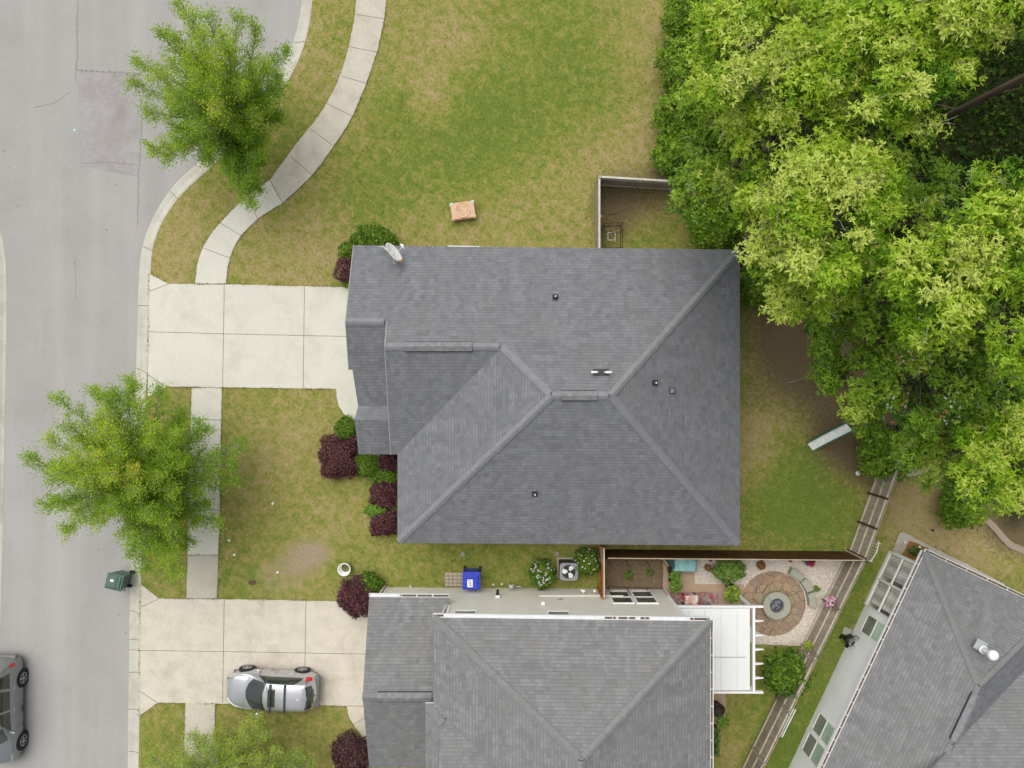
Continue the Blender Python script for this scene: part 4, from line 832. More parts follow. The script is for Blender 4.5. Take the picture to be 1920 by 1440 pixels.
# ------------------------------------------------------------------ fences
def plank_fence(name, label, a, c, h, m, cap=None, railside=1, rails=(.25, 1.0, 1.6), rail_m='wood_rail', posts=2.4, gap=.006, pw=.14, cw=.09, post_m=None, pside=None, group=None, posth=.05):
    a = Vector((a.x, a.y, 0)); c = Vector((c.x, c.y, 0)); d = (c - a).normalized(); Ln = (c - a).length; n = V3(-d.y, d.x, 0) * railside
    t = thing(name, label, 'fence', a, 0, group, world=True); b = MB(); k = int(Ln / pw)
    for i in range(k):
        p0 = a + d * (i * Ln / k + gap / 2); p1 = a + d * ((i + 1) * Ln / k - gap / 2); hh = h + random.uniform(-.012, .012)
        b.bar((p0 + p1) / 2 + V3(0, 0, .02), (p0 + p1) / 2 + V3(0, 0, hh), (p1 - p0).length if False else .02, .02) if False else b.box((p0 + p1) / 2 + V3(0, 0, hh / 2 + .01), ((p1 - p0).length, .022, hh), rz=math.atan2(d.y, d.x))
    part('planks', b, M[m], t)
    for z in rails: b = MB(); b.bar(a + n * .035 + V3(0, 0, z), c + n * .035 + V3(0, 0, z), .045, .09); part('rail', b, M[rail_m], t)
    if cap: b = MB(); b.bar(a + n * .02 + V3(0, 0, h + .03), c + n * .02 + V3(0, 0, h + .03), cw, .03); part('cap_rail', b, M[cap], t)
    k = max(1, round(Ln / posts))
    for i in range(k + 1): p = a + d * (Ln * i / k) + n * .08; b = MB(); b.box(p + V3(0, 0, (h + posth) / 2), (.09, .09, h + posth), rz=math.atan2(d.y, d.x)); part('post', b, M[post_m or m], t)
    return t
plank_fence('wood_fence', 'pale topped plank fence running down to the roof along the left of the small pen', P(1116, 347), P(1116, 490), 1.5, 'wood_grey', 'wood_white', 1, (.3, 1.2), posts=2.4)
plank_fence('wood_fence', 'plank fence with pale top closing the north side of the small pen', P(1117, 347), P(1264, 356), 1.5, 'wood_grey', 'wood_white', -1, (.15, 1.2), posts=2.2)
plank_fence('wood_fence', 'weathered plank fence half hidden under trees behind the big house', P(1264, 356), P(1478, 548), 1.5, 'wood_grey', 'wood_rail', -1, (.25, 1.2))
plank_fence('wood_fence', 'weathered plank fence under the dark trees past the slide', P(1610, 720), P(1650, 868), 1.6, 'wood_grey', None, 1, (.25, 1.0, 1.5))
f1 = plank_fence('wood_fence', 'grey three rail plank fence between the green back yard and the tan yard', P(1650, 872), P(1592, 1032), 1.82, 'wood_grey', None, -1, (.18, .95, 1.66), posts=1.45, post_m='wood_brown', pw=.15)
f2 = plank_fence('wood_fence', 'grey three rail plank fence between the white pebble garden and the white house', P(1590, 1034), P(1322, 1580), 1.82, 'wood_grey', None, -1, (.18, .95, 1.66), posts=2.45, post_m='wood_grey', pw=.15)
plank_fence('wood_fence', 'dark brown stained fence along the top of the pebble garden', P(1131, 1030), P(1590, 1034), 1.8, 'wood_brown', None, -1, (.4, 1.5), 'wood_brown')
for o in []: pass
b = MB(); a = P(1131, 1030); c = P(1590, 1034); b.bar(a + V3(0, -.0, 1.83), c + V3(0, 0, 1.83), .045, .02); o = part('cap_rail', b, M['wood_tan'], [x for x in bpy.data.objects if x.get('label', '').startswith('dark brown stained')][0]); o.location = (0, 0, 0)
o.data.transform(Matrix.Translation(-Vector((0, 0, 0))))
ft = plank_fence('wood_fence', 'short orange brown gate fence beside the white flowered bush', P(1124, 1012), P(1124, 1101), 1.8, 'wood_orange', None, -1, (.4, 1.5), 'wood_orange', posts=2.3)
b = MB(); b.bar(P(1124, 1012) + V3(0, 0, 1.83), P(1124, 1101) + V3(0, 0, 1.83), .05, .02); part('cap_rail', b, M['wood_white'], ft)
b = MB(); b.box(P(1124, 1030) + V3(-.02, 0, .93), (.02, .78, 1.72)); part('new_boards', b, M['wood_tan'], ft, label='pale tan replacement boards')

# ------------------------------------------------------------------ vehicles
def car(name, label, loc, rz, Lc, Wd, Ht, wb, paint, suv=False, wr=.33, bars=True, front_over=.88, group=None):
    """length along local x, nose at -x"""
    t = thing(name, label, 'car', loc, rz, group); hw = Wd / 2; x0 = -Lc / 2
    # plan half-width, belt height, deck/top height and roof half-width by station (0 nose .. 1 tail)
    if not suv: S = dict(u=[0, .03, .08, .16, .24, .46, .55, .68, .80, .88, .93, .985, 1], w=[.50, .72, .88, .97, 1, 1, 1, 1, 1, .98, .95, .86, .72], belt=[.55, .68, .77, .84, .89, .94, .95, .96, .97, .98, .97, .88, .60], top=[.56, .70, .82, .91, .98, 1.44, 1.51, 1.53, 1.51, 1.48, 1.42, 1.02, .62], rw=[.42, .58, .74, .80, .80, .70, .68, .67, .66, .65, .65, .66, .6])
    else: S = dict(u=[0, .02, .06, .14, .24, .34, .44, .60, .80, .92, .965, .985, 1], w=[.62, .82, .93, .99, 1, 1, 1, 1, 1, .99, .95, .9, .80], belt=[.6, .85, .95, 1.02, 1.07, 1.10, 1.13, 1.15, 1.17, 1.17, 1.12, 1.0, .7], top=[.62, .88, 1.02, 1.10, 1.18, 1.50, 1.76, 1.82, 1.80, 1.72, 1.35, 1.05, .7], rw=[.5, .66, .8, .84, .82, .76, .73, .72, .72, .72, .78, .84, .75])
    nu = 150; U = np.linspace(0, 1, nu); sm = lambda k: np.interp(U, S['u'], S[k])
    def smooth(a, n=5):
        for _ in range(n): a = np.concatenate([[a[0]], (a[:-2] + 2 * a[1:-1] + a[2:]) / 4, [a[-1]]])
        return a
    w_, be, tp, rw = [smooth(sm(k)) for k in ('w', 'belt', 'top', 'rw')]
    tp = tp * Ht / (1.53 if not suv else 1.82)
    us = (.24, .42) if not suv else (.20, .385); nv = 48; pts = np.zeros((nu, 2 * nv + 1, 3)); zone = np.zeros((nu, 2 * nv + 1))
    for i in range(nu):
        ctrl = [(w_[i] * .90, .22), (w_[i] * .985, .34), (w_[i] * 1.0, .55), (w_[i] * .99, min(be[i] * .86, be[i])), (w_[i] * .93, be[i]), (w_[i] * .93 * .5 + rw[i] * .5 + .01, be[i] * .5 + tp[i] * .5 + (.01 if tp[i] - be[i] > .25 else .0)), (rw[i], tp[i] - .035), (rw[i] * .85, tp[i]), (rw[i] * .45, tp[i] + .018), (0, tp[i] + .024)]
        par = [0, .05, .2, .34, .42, .55, .70, .76, .88, 1]; q = np.linspace(0, 1, nv + 1); yy = np.interp(q, par, [c[0] for c in ctrl]); zz = np.interp(q, par, [c[1] for c in ctrl])
        yy = smooth(yy, 2); zz = smooth(zz, 2); yy[-1] = 0
        nose = 1 - 4 * 0; xx = np.full(nv + 1, U[i]) ; bow = (.035 if U[i] < .5 else -.03) * (np.abs(yy) ** 2) * (1 if True else 0)
        xs = x0 + (xx + bow) * Lc
        pts[i, :nv + 1] = np.stack([xs, yy * hw, zz], 1); pts[i, nv + 1:] = np.stack([xs[:-1][::-1], -yy[:-1][::-1] * hw, zz[:-1][::-1]], 1)
        zone[i, :nv + 1] = q; zone[i, nv + 1:] = q[:-1][::-1]
    body = MB(); glass = {k: MB() for k in ('windscreen', 'rear_window', 'side_window_l', 'side_window_r')}; nvv = 2 * nv + 1
    def cls(i, j):
        u = U[i]; q = zone[i, j]; y = abs(pts[i, j, 1]) / hw; g = tp[i] - be[i]
        a, e = (.238, .452) if not suv else (.215, .365); cv = (.085 if not suv else .045) * y * y * (-1 if False else 1)
        if q > .70 - .02 and a + cv * 1.2 < u < e + cv * .6 and y < .80: return 'windscreen'
        r0, r1 = (.922, .980) if not suv else (.915, .955); 
        if r0 - .02 * y < u < r1 - .05 * y * y and q > .70 and y < .60: return 'rear_window'
        lo, hi = (.44, .685); s0, s1 = ((.33, .885) if not suv else (.31, .91)); tt = (q - lo) / (hi - lo)
        if lo < q < hi:
            f0 = s0 + (.12 if not suv else .10) * tt; f1 = s1 - (.10 * tt ** 1.5 if not suv else .03 * tt); 
            if f0 < u < f1:
                if suv and (abs(u - .565) < .008 or abs(u - (.755 + .02 * tt)) < .012): return 'body'
                return 'side_window_l' if j <= nv else 'side_window_r'
        return 'body'
    for i in range(nu - 1):
        for j in range(nvv - 1):
            k = cls(i, j); mb = body if k == 'body' else glass[k]
            q4 = [pts[i, j], pts[i, j + 1], pts[i + 1, j + 1], pts[i + 1, j]]; mb.add(q4, [(0, 1, 2, 3)], 1 if (k == 'body' and zone[i, j] < .06) else 0)
    for i in (0, nu - 1): body.add([tuple(p) for p in pts[i]], [tuple(range(nvv))], 0)
    body.box((0, 0, .24), (Lc * .9, Wd * .84, .1), m=1)
    o = part('body', body, [paint, M['bumper']], t); weld(o)
    for k, g in glass.items():
        if g.f: o2 = part(k.replace('_l', '').replace('_r', '') if 'side' in k else k, g, M['carglass'], t); weld(o2)
    fx = x0 + front_over
    for xi in (fx, fx + wb):
        for s in (1, -1):
            arch = MB(); arch.tube([(xi, s * (hw - .16), wr), (xi, s * (hw + .006), wr)], wr + .055, 28); part('wheel_arch', arch, M['black'], t)
            ty = MB(); prof = [(wr * .62, 0), (wr * .95, .0), (wr, .03), (wr, .19), (wr * .95, .21), (wr * .5, .21)]; n = 32; vs = []
            for r_, d_ in prof:
                for j in range(n): a = 2 * math.pi * j / n; vs.append((xi + math.cos(a) * r_, s * (hw + .03 - d_), wr + math.sin(a) * r_))
            ty.add(vs, [(a_ * n + j, a_ * n + (j + 1) % n, (a_ + 1) * n + (j + 1) % n, (a_ + 1) * n + j) for a_ in range(len(prof) - 1) for j in range(n)])
            wh = part('wheel', ty, M['rubber'], t, True); ri = MB(); ri.tube([(xi, s * (hw - .02), wr), (xi, s * (hw + .0), wr)], wr * .62, 24, m=1)
            for j in range(5):
                a = 2 * math.pi * j / 5 + .3; e = Vector((xi + math.cos(a) * wr * .6, s * (hw + .018), wr + math.sin(a) * wr * .6)); ri.bar((xi, s * (hw + .022), wr), e, .06, .03)
            ri.tube([(xi, s * (hw), wr), (xi, s * (hw + .035), wr)], .06, 10)
            for j in range(24):
                a0 = 2 * math.pi * j / 24; a1 = 2 * math.pi * (j + 1) / 24; rr = wr * .62; ri.bar((xi + math.cos(a0) * rr, s * (hw + .02), wr + math.sin(a0) * rr), (xi + math.cos(a1) * rr, s * (hw + .02), wr + math.sin(a1) * rr), .03, .03)
            part('rim', ri, [M['rim'], M['acdark']], wh)
    for s in (1, -1):
        hl = MB(); 
        def patch(u0, u1, q0, q1, lift):
            i0, i1 = int(u0 * (nu - 1)), int(u1 * (nu - 1)); j0, j1 = int(q0 * nv), int(q1 * nv)
            for i in range(i0, i1):
                for j in range(j0, j1):
                    jj = j if s > 0 else nvv - 2 - j; q4 = [Vector(pts[a_, b_]) for a_, b_ in ((i, jj), (i, jj + 1), (i + 1, jj + 1), (i + 1, jj))]; nn = (q4[1] - q4[0]).cross(q4[3] - q4[0]); nn = nn.normalized() if nn.length > 1e-9 else Vector((0, 0, 1)); ctr = sum(q4, Vector()) / 4; 
                    if nn.dot(ctr - Vector((0, 0, .5))) < 0: nn = -nn
                    hl.add([x + nn * lift for x in q4], [(0, 1, 2, 3)])
        patch(.025, .10, .40, .60, .008); part('headlight', hl, M['headlamp'], t)
        hl = MB()
        patch(*((.915, .975, .40, .58, .010) if not suv else (.955, .985, .34, .52, .010))); part('tail_light', hl, M['red'], t)
        mm = MB(); xm = x0 + Lc * (.375 if not suv else .34); zb = 1.0 if not suv else 1.2; mm.box((xm, s * (hw + .10), zb), (.11, .20, .13)); mm.box((xm + .02, s * (hw - .05), zb - .03), (.05, .26, .05)); part('mirror', mm, paint, t, bevel=.03)
        hd = MB()
        for hx in ((.52, .72) if not suv else (.53, .74)): hd.box((x0 + Lc * hx, s * (hw * .985 + .012), be[75] * .88), (.16, .03, .03))
        part('door_handle', hd, M['rim'], t)
        seam = MB()
        for hx in ((.38, .55, .76) if not suv else (.36, .57, .75)): seam.box((x0 + Lc * hx, s * (hw * .992 + .004), .58), (.012, .012, .5))
        part('door_seam', seam, M['acdark'], t)
    i = int(.58 * nu); zr = tp[i] + .0
    if not suv:
        b = MB(); b.box((x0 + Lc * .555, 0, Ht + .012), (.34, .82, .03)); part('sunroof', b, M['carglass'], t, bevel=.04)
        b = MB()
        for xs in (.545, .70): b.bar((x0 + Lc * xs, -hw * .72, Ht + .09), (x0 + Lc * xs, hw * .72, Ht + .09), .07, .03)
        for xs in (.545, .70):
            for s in (1, -1): b.box((x0 + Lc * xs, s * hw * .66, Ht + .04), (.1, .06, .09))
        part('roof_bars', b, M['acdark'], t)
        b = MB(); b.bar((x0 + Lc * .82, 0, Ht + .02), (x0 + Lc * .86, 0, Ht + .13), .03, .03); part('antenna', b, M['whitemetal'], t)
    b = MB(); b.box((x0 + .07, 0, .42), (.16, Wd * .52, .18)); part('grille', b, M['acdark'], t, bevel=.03)
    b = MB(); b.box((x0 + Lc - .06, 0, .56), (.26, Wd * .84, .30)); part('rear_bumper', b, M['bumper'], t, bevel=.09)
    b = MB(); b.box((x0 + Lc * (.30 if not suv else .25), .2, be[40] * 1.05), (.03, .7, .02), rz=.25); 
    return t
def weld(o):
    import bmesh
    bm = bmesh.new(); bm.from_mesh(o.data); bmesh.ops.remove_doubles(bm, verts=bm.verts, dist=1e-4); bmesh.ops.recalc_face_normals(bm, faces=bm.faces)
    for f in bm.faces: f.smooth = True
    bm.to_mesh(o.data); bm.free()
car('parked_car', 'silver hatchback with black roof bars parked on the lower driveway', (-11.33, -14.46, .035), R(-2), 4.34, 1.82, 1.50, 2.62, M['silver'])
car('parked_car', 'grey sport utility vehicle parked on the street at the left edge', (-24.30, -15.45, -.12), R(90), 5.1, 1.94, 1.80, 2.98, M['greycar'], suv=True, wr=.39, front_over=1.0)

# ------------------------------------------------------------------ bins and yard things
def cart(name, label, loc, rz, body, lid, dark, sticker=True, h=1.02, wd=.66, dp=.78):
    """two-wheeled cart; front at -y, hinge and handle at +y"""
    t = thing(name, label, 'wheelie bin', loc, rz); b = MB(); ring = []
    for z, k in ((.05, .78), (h - .08, 1.0)):
        for x, y in ((-1, -1), (1, -1), (1, 1), (-1, 1)): ring.append((x * wd / 2 * k * .92, y * dp / 2 * k * .92, z))
    b.add(ring, [(3, 2, 1, 0), (4, 5, 6, 7), (0, 1, 5, 4), (1, 2, 6, 5), (2, 3, 7, 6), (3, 0, 4, 7)]); part('tub', b, M[body], t, bevel=.03)
    b = MB(); b.box((0, -.02, h - .05), (wd, dp, .06)); b.box((0, -.04, h), (wd * .84, dp * .80, .05)); part('lid', b, M[lid], t, bevel=.03)
    b = MB(); b.bar((0, dp * .20, h + .026), (0, dp * .26, h + .026), wd * .8, .01) if False else b.box((0, dp * .12, h + .028), (wd * .8, .02, .012)); b.box((wd * .36, -.04, h + .028), (.02, dp * .7, .012)); part('lid_rib', b, M[dark], t)
    b = MB(); b.tube([(-wd * .4, dp / 2 - .02, h - .12), (-wd * .4, dp / 2 + .13, h - .06), (wd * .4, dp / 2 + .13, h - .06), (wd * .4, dp / 2 - .02, h - .12)], .02, 8); part('handle', b, M[dark], t, True)
    for s in (1, -1): b = MB(); b.tube([(s * wd * .40, dp * .40, .14), (s * wd * .50, dp * .40, .14)], .14, 16); part('wheel', b, M['rubber'], t)
    if sticker:
        b = MB(); b.box((-.06, -.12, h + .029), (.26 if body == 'blue' else .12, .36 if body == 'blue' else .16, .006)); s_ = part('sticker', b, M['sticker'], t)
        b = MB()
        if body == 'blue':
            for k in range(4): b.box((-.06 + random.uniform(-.03, .03), .01 - k * .075, h + .035), (.13 - .02 * (k % 2), .03, .004))
            part('sticker_print', b, M['ink'], s_)
    return t
cart('recycling_bin', 'blue recycling cart with white sticker beside the beige house wall', P(886, 1078) , 0, 'blue', 'blue', 'bluedark', wd=.82, dp=.82, h=1.05)
cart('rubbish_bin', 'grey green wheeled cart standing in the street gutter', P(236, 1081, -.12), R(-104), 'green', 'green', 'greendark', wd=.76, dp=.80, h=1.05)
# paver pad
b = MB()
for i in range(6):
    for j in range(4): q = P(838 + i * 7.6, 1076 + j * 6.6); b.box((q.x, q.y, .02 + random.uniform(0, .012)), (.175, .15, .08), rz=random.uniform(-.02, .02))
solo('paver_pad', b, concrete('paver', (.42, .36, .28), .5), 'small pad of square tan pavers under the blue recycling bin', 'paving', bevel=.008)
# air conditioner
t = thing('air_conditioner', 'dark air conditioner with pale fan grille between the two white flowered bushes', 'air conditioner', P(1064, 1064) , R(-1)); b = MB(); b.box((0, 0, .40), (.86, .82, .74)); part('cabinet', b, M['acdark'], t, bevel=.03)
b = MB(); b.lathe([(.36, .775), (.445, .775), (.445, .83), (.36, .84)], n=40, sq=5)
b = MB(); n = 40; vs = []
for i in range(n):
    a = 2 * math.pi * i / n + .01; x, y = math.cos(a), math.sin(a); q = (abs(x) ** 6 + abs(y) ** 6) ** (-1 / 6); vs += [(x * q * .43, y * q * .41, .77), (x * q * .43, y * q * .41, .84), (x * .325, y * .325, .84), (x * .325, y * .325, .77)]
b.add(vs, [(4 * i + k, 4 * ((i + 1) % n) + k, 4 * ((i + 1) % n) + (k + 1) % 4, 4 * i + (k + 1) % 4) for i in range(n) for k in range(4)]); part('top_panel', b, M['acgrey'], t)
b = MB(); b.lathe([(.32, .775), (.001, .776)], n=24); part('fan_well', b, M['black'], t)
for k in range(3):
    a = .9 + k * 2.094; b = MB(); ca = Vector((math.cos(a), math.sin(a), 0)); pr = Vector((-ca.y, ca.x, 0)); vs = [ca * .06 - pr * .04 + V3(0, 0, .80), ca * .29 - pr * .10 + V3(0, 0, .79), ca * .31 + pr * .07 + V3(0, 0, .83), ca * .20 + pr * .14 + V3(0, 0, .84), ca * .06 + pr * .05 + V3(0, 0, .82)]
    b.add(vs + [v - V3(0, 0, .008) for v in vs], [(0, 1, 2, 3, 4), (9, 8, 7, 6, 5), (0, 5, 6, 1), (1, 6, 7, 2), (2, 7, 8, 3)]); part('fan_blade', b, M['white'], t)
b = MB()
for r_ in (.1, .18, .26): b.tube([(math.cos(a) * r_, math.sin(a) * r_, .852) for a in np.linspace(0, 2 * math.pi, 25)], .004, 4, cap=False)
part('fan_guard', b, M['acgrey'], t); b = MB(); b.box((0, 0, .0), (1.0, .95, .08)); part('pad', b, M['conc_mid'], t)
# gas meter
t = thing('gas_meter', 'pale grey gas meter with pipes against the beige house wall', 'gas meter', P(960, 1096)); b = MB(); b.box((-.03, .06, .5), (.24, .18, .26)); b.lathe([(.09, .62), (.11, .68), (.04, .74)], (-.03, .06, 0), 16); part('meter_body', b, M['steel'], t, bevel=.03)
b = MB(); b.tube([(-.03, 0, 0), (-.03, 0, .4)], .025, 8); b.tube([(.1, .02, .45), (.36, .02, .45), (.36, .12, .45)], .022, 8); b.tube([(.36, .05, .45), (.42, .05, .6)], .03, 8); b.tube([(.36, 0, .45), (.36, 0, 0)], .022, 8); b.tube([(-.1, -.02, .45), (-.1, -.16, .1)], .015, 6); part('pipe', b, M['steel'], t, True)
# white pot (open ring)
t = thing('planter', 'empty white planter standing on the lawn by the maroon bush', 'planter', P(649, 1064)); b = MB(); b.lathe([(.22, 0), (.24, .02), (.29, .40), (.31, .41), (.31, .45), (.27, .45), (.25, .40), (.205, .05)], n=32); part('pot', b, M['white'], t, True)
b = MB(); b.lathe([(.205, .06), (.001, .07)], n=24); part('soil', b, plain('grassy_soil', (.13, .14, .05), 1, var=.5, scale=14), t)
for px, py, lb in ((512, 944, 'topmost small white round cap on the front lawn'), (430, 1013, 'small white cap close to the sidewalk, upper of a pair'), (440, 1040, 'small white cap with a bare spot, lower of a pair'), (521, 1073, 'small white cap on the bare dirt patch')):
    b = MB(); b.lathe([(.055, -.02), (.06, .05), (.045, .07), (.001, .08)], P(px, py), 14); solo('lawn_cap', b, M['white'], lb, 'lawn cap', 'white caps dotted over the front lawn', smooth=True)
b = MB(); b.lathe([(.17, -.02), (.17, .02), (.13, .028), (.001, .03)], (0, 0, 0), 20)
b.v = [(v[0] * 1.15 + P(473, 1092).x, v[1] * .7 + P(473, 1092).y, v[2]) for v in b.v]; solo('meter_cover', b, plain('brown_cover', (.10, .065, .045), .7), 'dark brown oval utility cover in the lawn near the driveway', 'utility cover')
b = MB(); b.lathe([(.06, -.119), (.06, -.109), (.001, -.108)], P(137, 242), 10); solo('road_marker', b, M['aqua'], 'tiny bright blue marker on the asphalt', 'road marker')
for px, py, lb in ((868, 1039, 'grey sprinkler head in the grass south of the big roof'), (1045, 1038, 'grey sprinkler head above the air conditioner')):
    b = MB(); b.lathe([(.10, -.02), (.11, .03), (.06, .05), (.05, .035), (.001, .035)], P(px, py), 14); solo('drain_cap', b, M['stone'], lb, 'sprinkler', smooth=True)
b = MB(); q = P(1607, 887); b.ico(q + V3(0, 0, .10), .12, sz=(1, 1, .8)); solo('ball', b, M['whitemetal'], 'small white ball on the grass beside the rail fence', 'ball', smooth=True)
b = MB(); q = P(1748, 994); b.ico(q + V3(0, 0, .05), .06); solo('ball', b, M['black'], 'tiny black ball on the tan yard', 'ball', smooth=True)
# sand table
t = thing('sand_table', 'tan covered play table with blue corners on the top lawn', 'play table', P(869, 398), R(8)); b = MB(); b.box((0, 0, .28), (1.16, .84, .16)); part('tray', b, M['tan'], t, bevel=.06)
b = MB(); b.box((0, .0, .385), (1.10, .76, .06)); b.lathe([(.37, .40), (.365, .45), (.33, .455), (.30, .435), (.28, .43)], (0, .01, 0), 32)
for k in range(20): a = 2 * math.pi * k / 20; b.box((math.cos(a) * .22, .01 + math.sin(a) * .22, .44), (.10, .012, .012), rz=a)
part('lid', b, M['tan2'], t, bevel=.012)
for sx_, sy_, m_ in ((-1, 1, 'aqua'), (1, 1, 'aqua'), (-1, -1, 'tan2'), (1, -1, 'tan2')): b = MB(); b.lathe([(.06, 0), (.09, .3), (.105, .36), (.07, .385), (.001, .39)], (sx_ * .50, sy_ * .335, 0), 16); part('leg', b, M[m_], t, True)
b = MB(); b.tube([(-.2, .1, .46), (-.08, -.02, .49), (-.3, .3, .47)], .012, 6); part('stick', b, M['wood_rail'], t)
# kennel frame and white frame in the pen
t = thing('wire_pen', 'black wire frame pen beside the pale topped fence', 'wire frame', (0, 0, 0), world=True); b = MB(); co4 = [P(1130, 425), P(1164, 423), P(1162, 470), P(1130, 470)]
for i in range(4):
    for z in (.05, .75): b.tube([co4[i] + V3(0, 0, z), co4[(i + 1) % 4] + V3(0, 0, z)], .014, 5)
    b.tube([co4[i], co4[i] + V3(0, 0, .78)], .014, 5)
part('frame', b, M['black'], t); b = MB(); b.tube([P(1130, 438, .75), P(1163, 435, .75)], .012, 5)
for k in range(9): b.tube([co4[0].lerp(co4[1], k / 9) + V3(0, 0, .05), co4[0].lerp(co4[1], k / 9) + V3(0, 0, .75)], .005, 4)
part('bars', b, M['black'], t)
t = thing('goal_frame', 'small white square pipe frame inside the black wire pen', 'pipe frame', P(1145, 446)); b = MB(); c5 = [(-.17, .18, .3), (.18, .2, .3), (.17, -.16, .3), (-.17, -.16, .3)]
b.tube(c5 + [c5[0]], .018, 6)
for q in c5: b.tube([q, (q[0], q[1] - .05, 0)], .016, 6)
b.tube([(.17, -.16, .3), (.19, -.26, .2)], .016, 6); part('frame', b, M['white'], t)
b = MB(); b.tube([P(1140, 402, .02), P(1148, 401, .03), P(1158, 400, .02), P(1165, 395, .02)], .015, 6); solo('hose', b, M['terracotta'], 'short dark red hose lying on the grass in the pen', 'hose', smooth=True)
b = MB(); b.tube([P(1477, 718, .05), P(1492, 714, .12), P(1512, 708, .1)], [.02, .018, .01], 6); solo('stick', b, M['bark_pale'], 'pale bare stick lying on the brown leaf litter', 'stick', smooth=True)
b = MB(); b.tube([P(1530, 714, .12), P(1541, 730, .12)], .09, 10); solo('log', b, M['wood_tan'], 'pale sawn log under the edge of the trees', 'log')
b = MB(); b.tube([P(1256, 352, .1), P(1262, 366, .1)], .05, 8); b.ico(P(1256, 350, .1), .07); solo('garden_ornament', b, M['wood_white'], 'small pale object in the corner of the fenced pen', 'ornament', smooth=True)
# slide
t = thing('playground_slide', 'white slide bed with dark green sides coming out of the trees', 'slide', P(1512, 838), world=True); a = P(1519, 838, .12); c = P(1592, 800, 1.5)
d = (c - a); s = V3(-d.y, d.x, 0).normalized(); b = MB(); b2 = MB(); nseg = 12; pp = []
for i in range(nseg + 1):
    f = i / nseg; p = a.lerp(c, f); p.z = .12 + 1.38 * (f ** 1.15); pp.append(p)
for i in range(nseg):
    p, q = pp[i], pp[i + 1]
    for sg in (1, -1): b2.bar(p + s * sg * .235 + V3(0, 0, .03), q + s * sg * .235 + V3(0, 0, .03), .035, .12)
b.add([x + s * w_ for x in pp for w_ in (-.215, .215)], [(2 * i, 2 * i + 2, 2 * i + 3, 2 * i + 1) for i in range(nseg)])
b.add([x + s * w_ - V3(0, 0, .03) for x in pp for w_ in (-.215, .215)], [(2 * i + 1, 2 * i + 3, 2 * i + 2, 2 * i) for i in range(nseg)])
part('slide_bed', b, plain('cream_plastic', (.80, .84, .78), .4), t, True); part('side_rail', b2, plain('green_plastic_rail', (.02, .16, .11), .4), t)
b = MB(); b.box(c + d.normalized() * .75 + V3(0, 0, -.1), (.5, .5, .08), rz=.5)
for sx_ in (-.35, .35):
    for sy_ in (-.35, .35): b.box(c + d.normalized() * .75 + V3(sx_ * .6, sy_ * .6, -.85), (.08, .08, 1.4))
part('platform', b, M['wood_tan'], t)

# ------------------------------------------------------------------ the pebble garden
def sheet(name, poly, m, z, label=None, kind='structure'):
    b = MB(); pts = wob([P(*q) for q in poly] + [P(*poly[0])], .02, .25)[:-1]; b.prism([(p.x, p.y) for p in pts], -.03, z); return solo(name, b, m, kind=kind)
sheet('gravel', [(1395, 1046), (1586, 1050), (1566, 1092), (1545, 1135), (1523, 1180), (1507, 1211), (1420, 1207), (1385, 1200), (1385, 1130), (1395, 1100), (1330, 1097), (1303, 1095), (1300, 1046)], M['pebble'], .03, kind='stuff')
sheet('patio', [(1243, 1047), (1303, 1047), (1303, 1095), (1395, 1095), (1390, 1145), (1243, 1145)], M['patio_tan'], .045)
sheet('garden_bed', [(1134, 1047), (1243, 1047), (1243, 1106), (1134, 1106)], M['chips'], .04)
sheet('patio', [(1270, 1250), (1360, 1298), (1360, 1362), (1320, 1362), (1270, 1362)], M['patio_tan'], .04)
sheet('mulch_bed', [(1704, 1013), (1740, 1027), (1748, 1052), (1684, 1052)], M['mulch'], .06)
# scattered pebbles and leaves on the gravel
b = MB()
for i in range(2600):
    px = random.uniform(1305, 1585); py = random.uniform(1050, 1208)
    if (px - 1340) * 0 + (1586 - (py - 1050) * .49) < px: continue
    if math.hypot(px - 1450, py - 1131) < 60 or (px < 1395 and py > 1094): continue
    q = P(px, py, .03); r = random.uniform(.012, .03); a = random.uniform(0, 3); b.add([q + V3(math.cos(a + k * 1.571) * r, math.sin(a + k * 1.571) * r * .7, 0) for k in range(4)] + [q + V3(0, 0, r * .7)], [(0, 1, 4), (1, 2, 4), (2, 3, 4), (3, 0, 4)], 0 if random.random() < .82 else 1)
solo('loose_pebbles', b, [plain('loose_pebble', (.72, .67, .6), .8, var=.3), M['chips']], 'loose white pebbles strewn over the gravel garden', 'pebbles', kind='stuff')
b = MB(); b.lathe([(1.55, -.02), (1.55, .05), (1.53, .06), (.001, .062)], P(1449, 1131), 48); solo('flagstone_circle', b, M['flag'], 'round brown flagstone floor in the pebble garden', 'paving')
t = thing('fire_pit', 'round stone fire pit in the middle of the flagstone circle', 'fire pit', P(1452, 1132)); b = MB(); n = 36; vs = []
for i in range(n):
    a = 2 * math.pi * i / n
    for r_, z in ((.64, .05), (.66, .36), (.63, .38), (.36, .38), (.34, .36), (.34, .15)): vs.append((math.cos(a) * r_, math.sin(a) * r_, z))
b.add(vs, [(6 * i + k, 6 * ((i + 1) % n) + k, 6 * ((i + 1) % n) + k + 1, 6 * i + k + 1) for i in range(n) for k in range(5)]); part('stone_ring', b, M['stone'], t)
b = MB(); b.lathe([(.345, .2), (.2, .26), (.001, .28)], n=24); part('fire_glass', b, M['ash'], t)
b = MB(); b.bar((-.45, .45, .40), (-.25, .2, .40), .03, .02); part('poker', b, M['acgrey'], t)
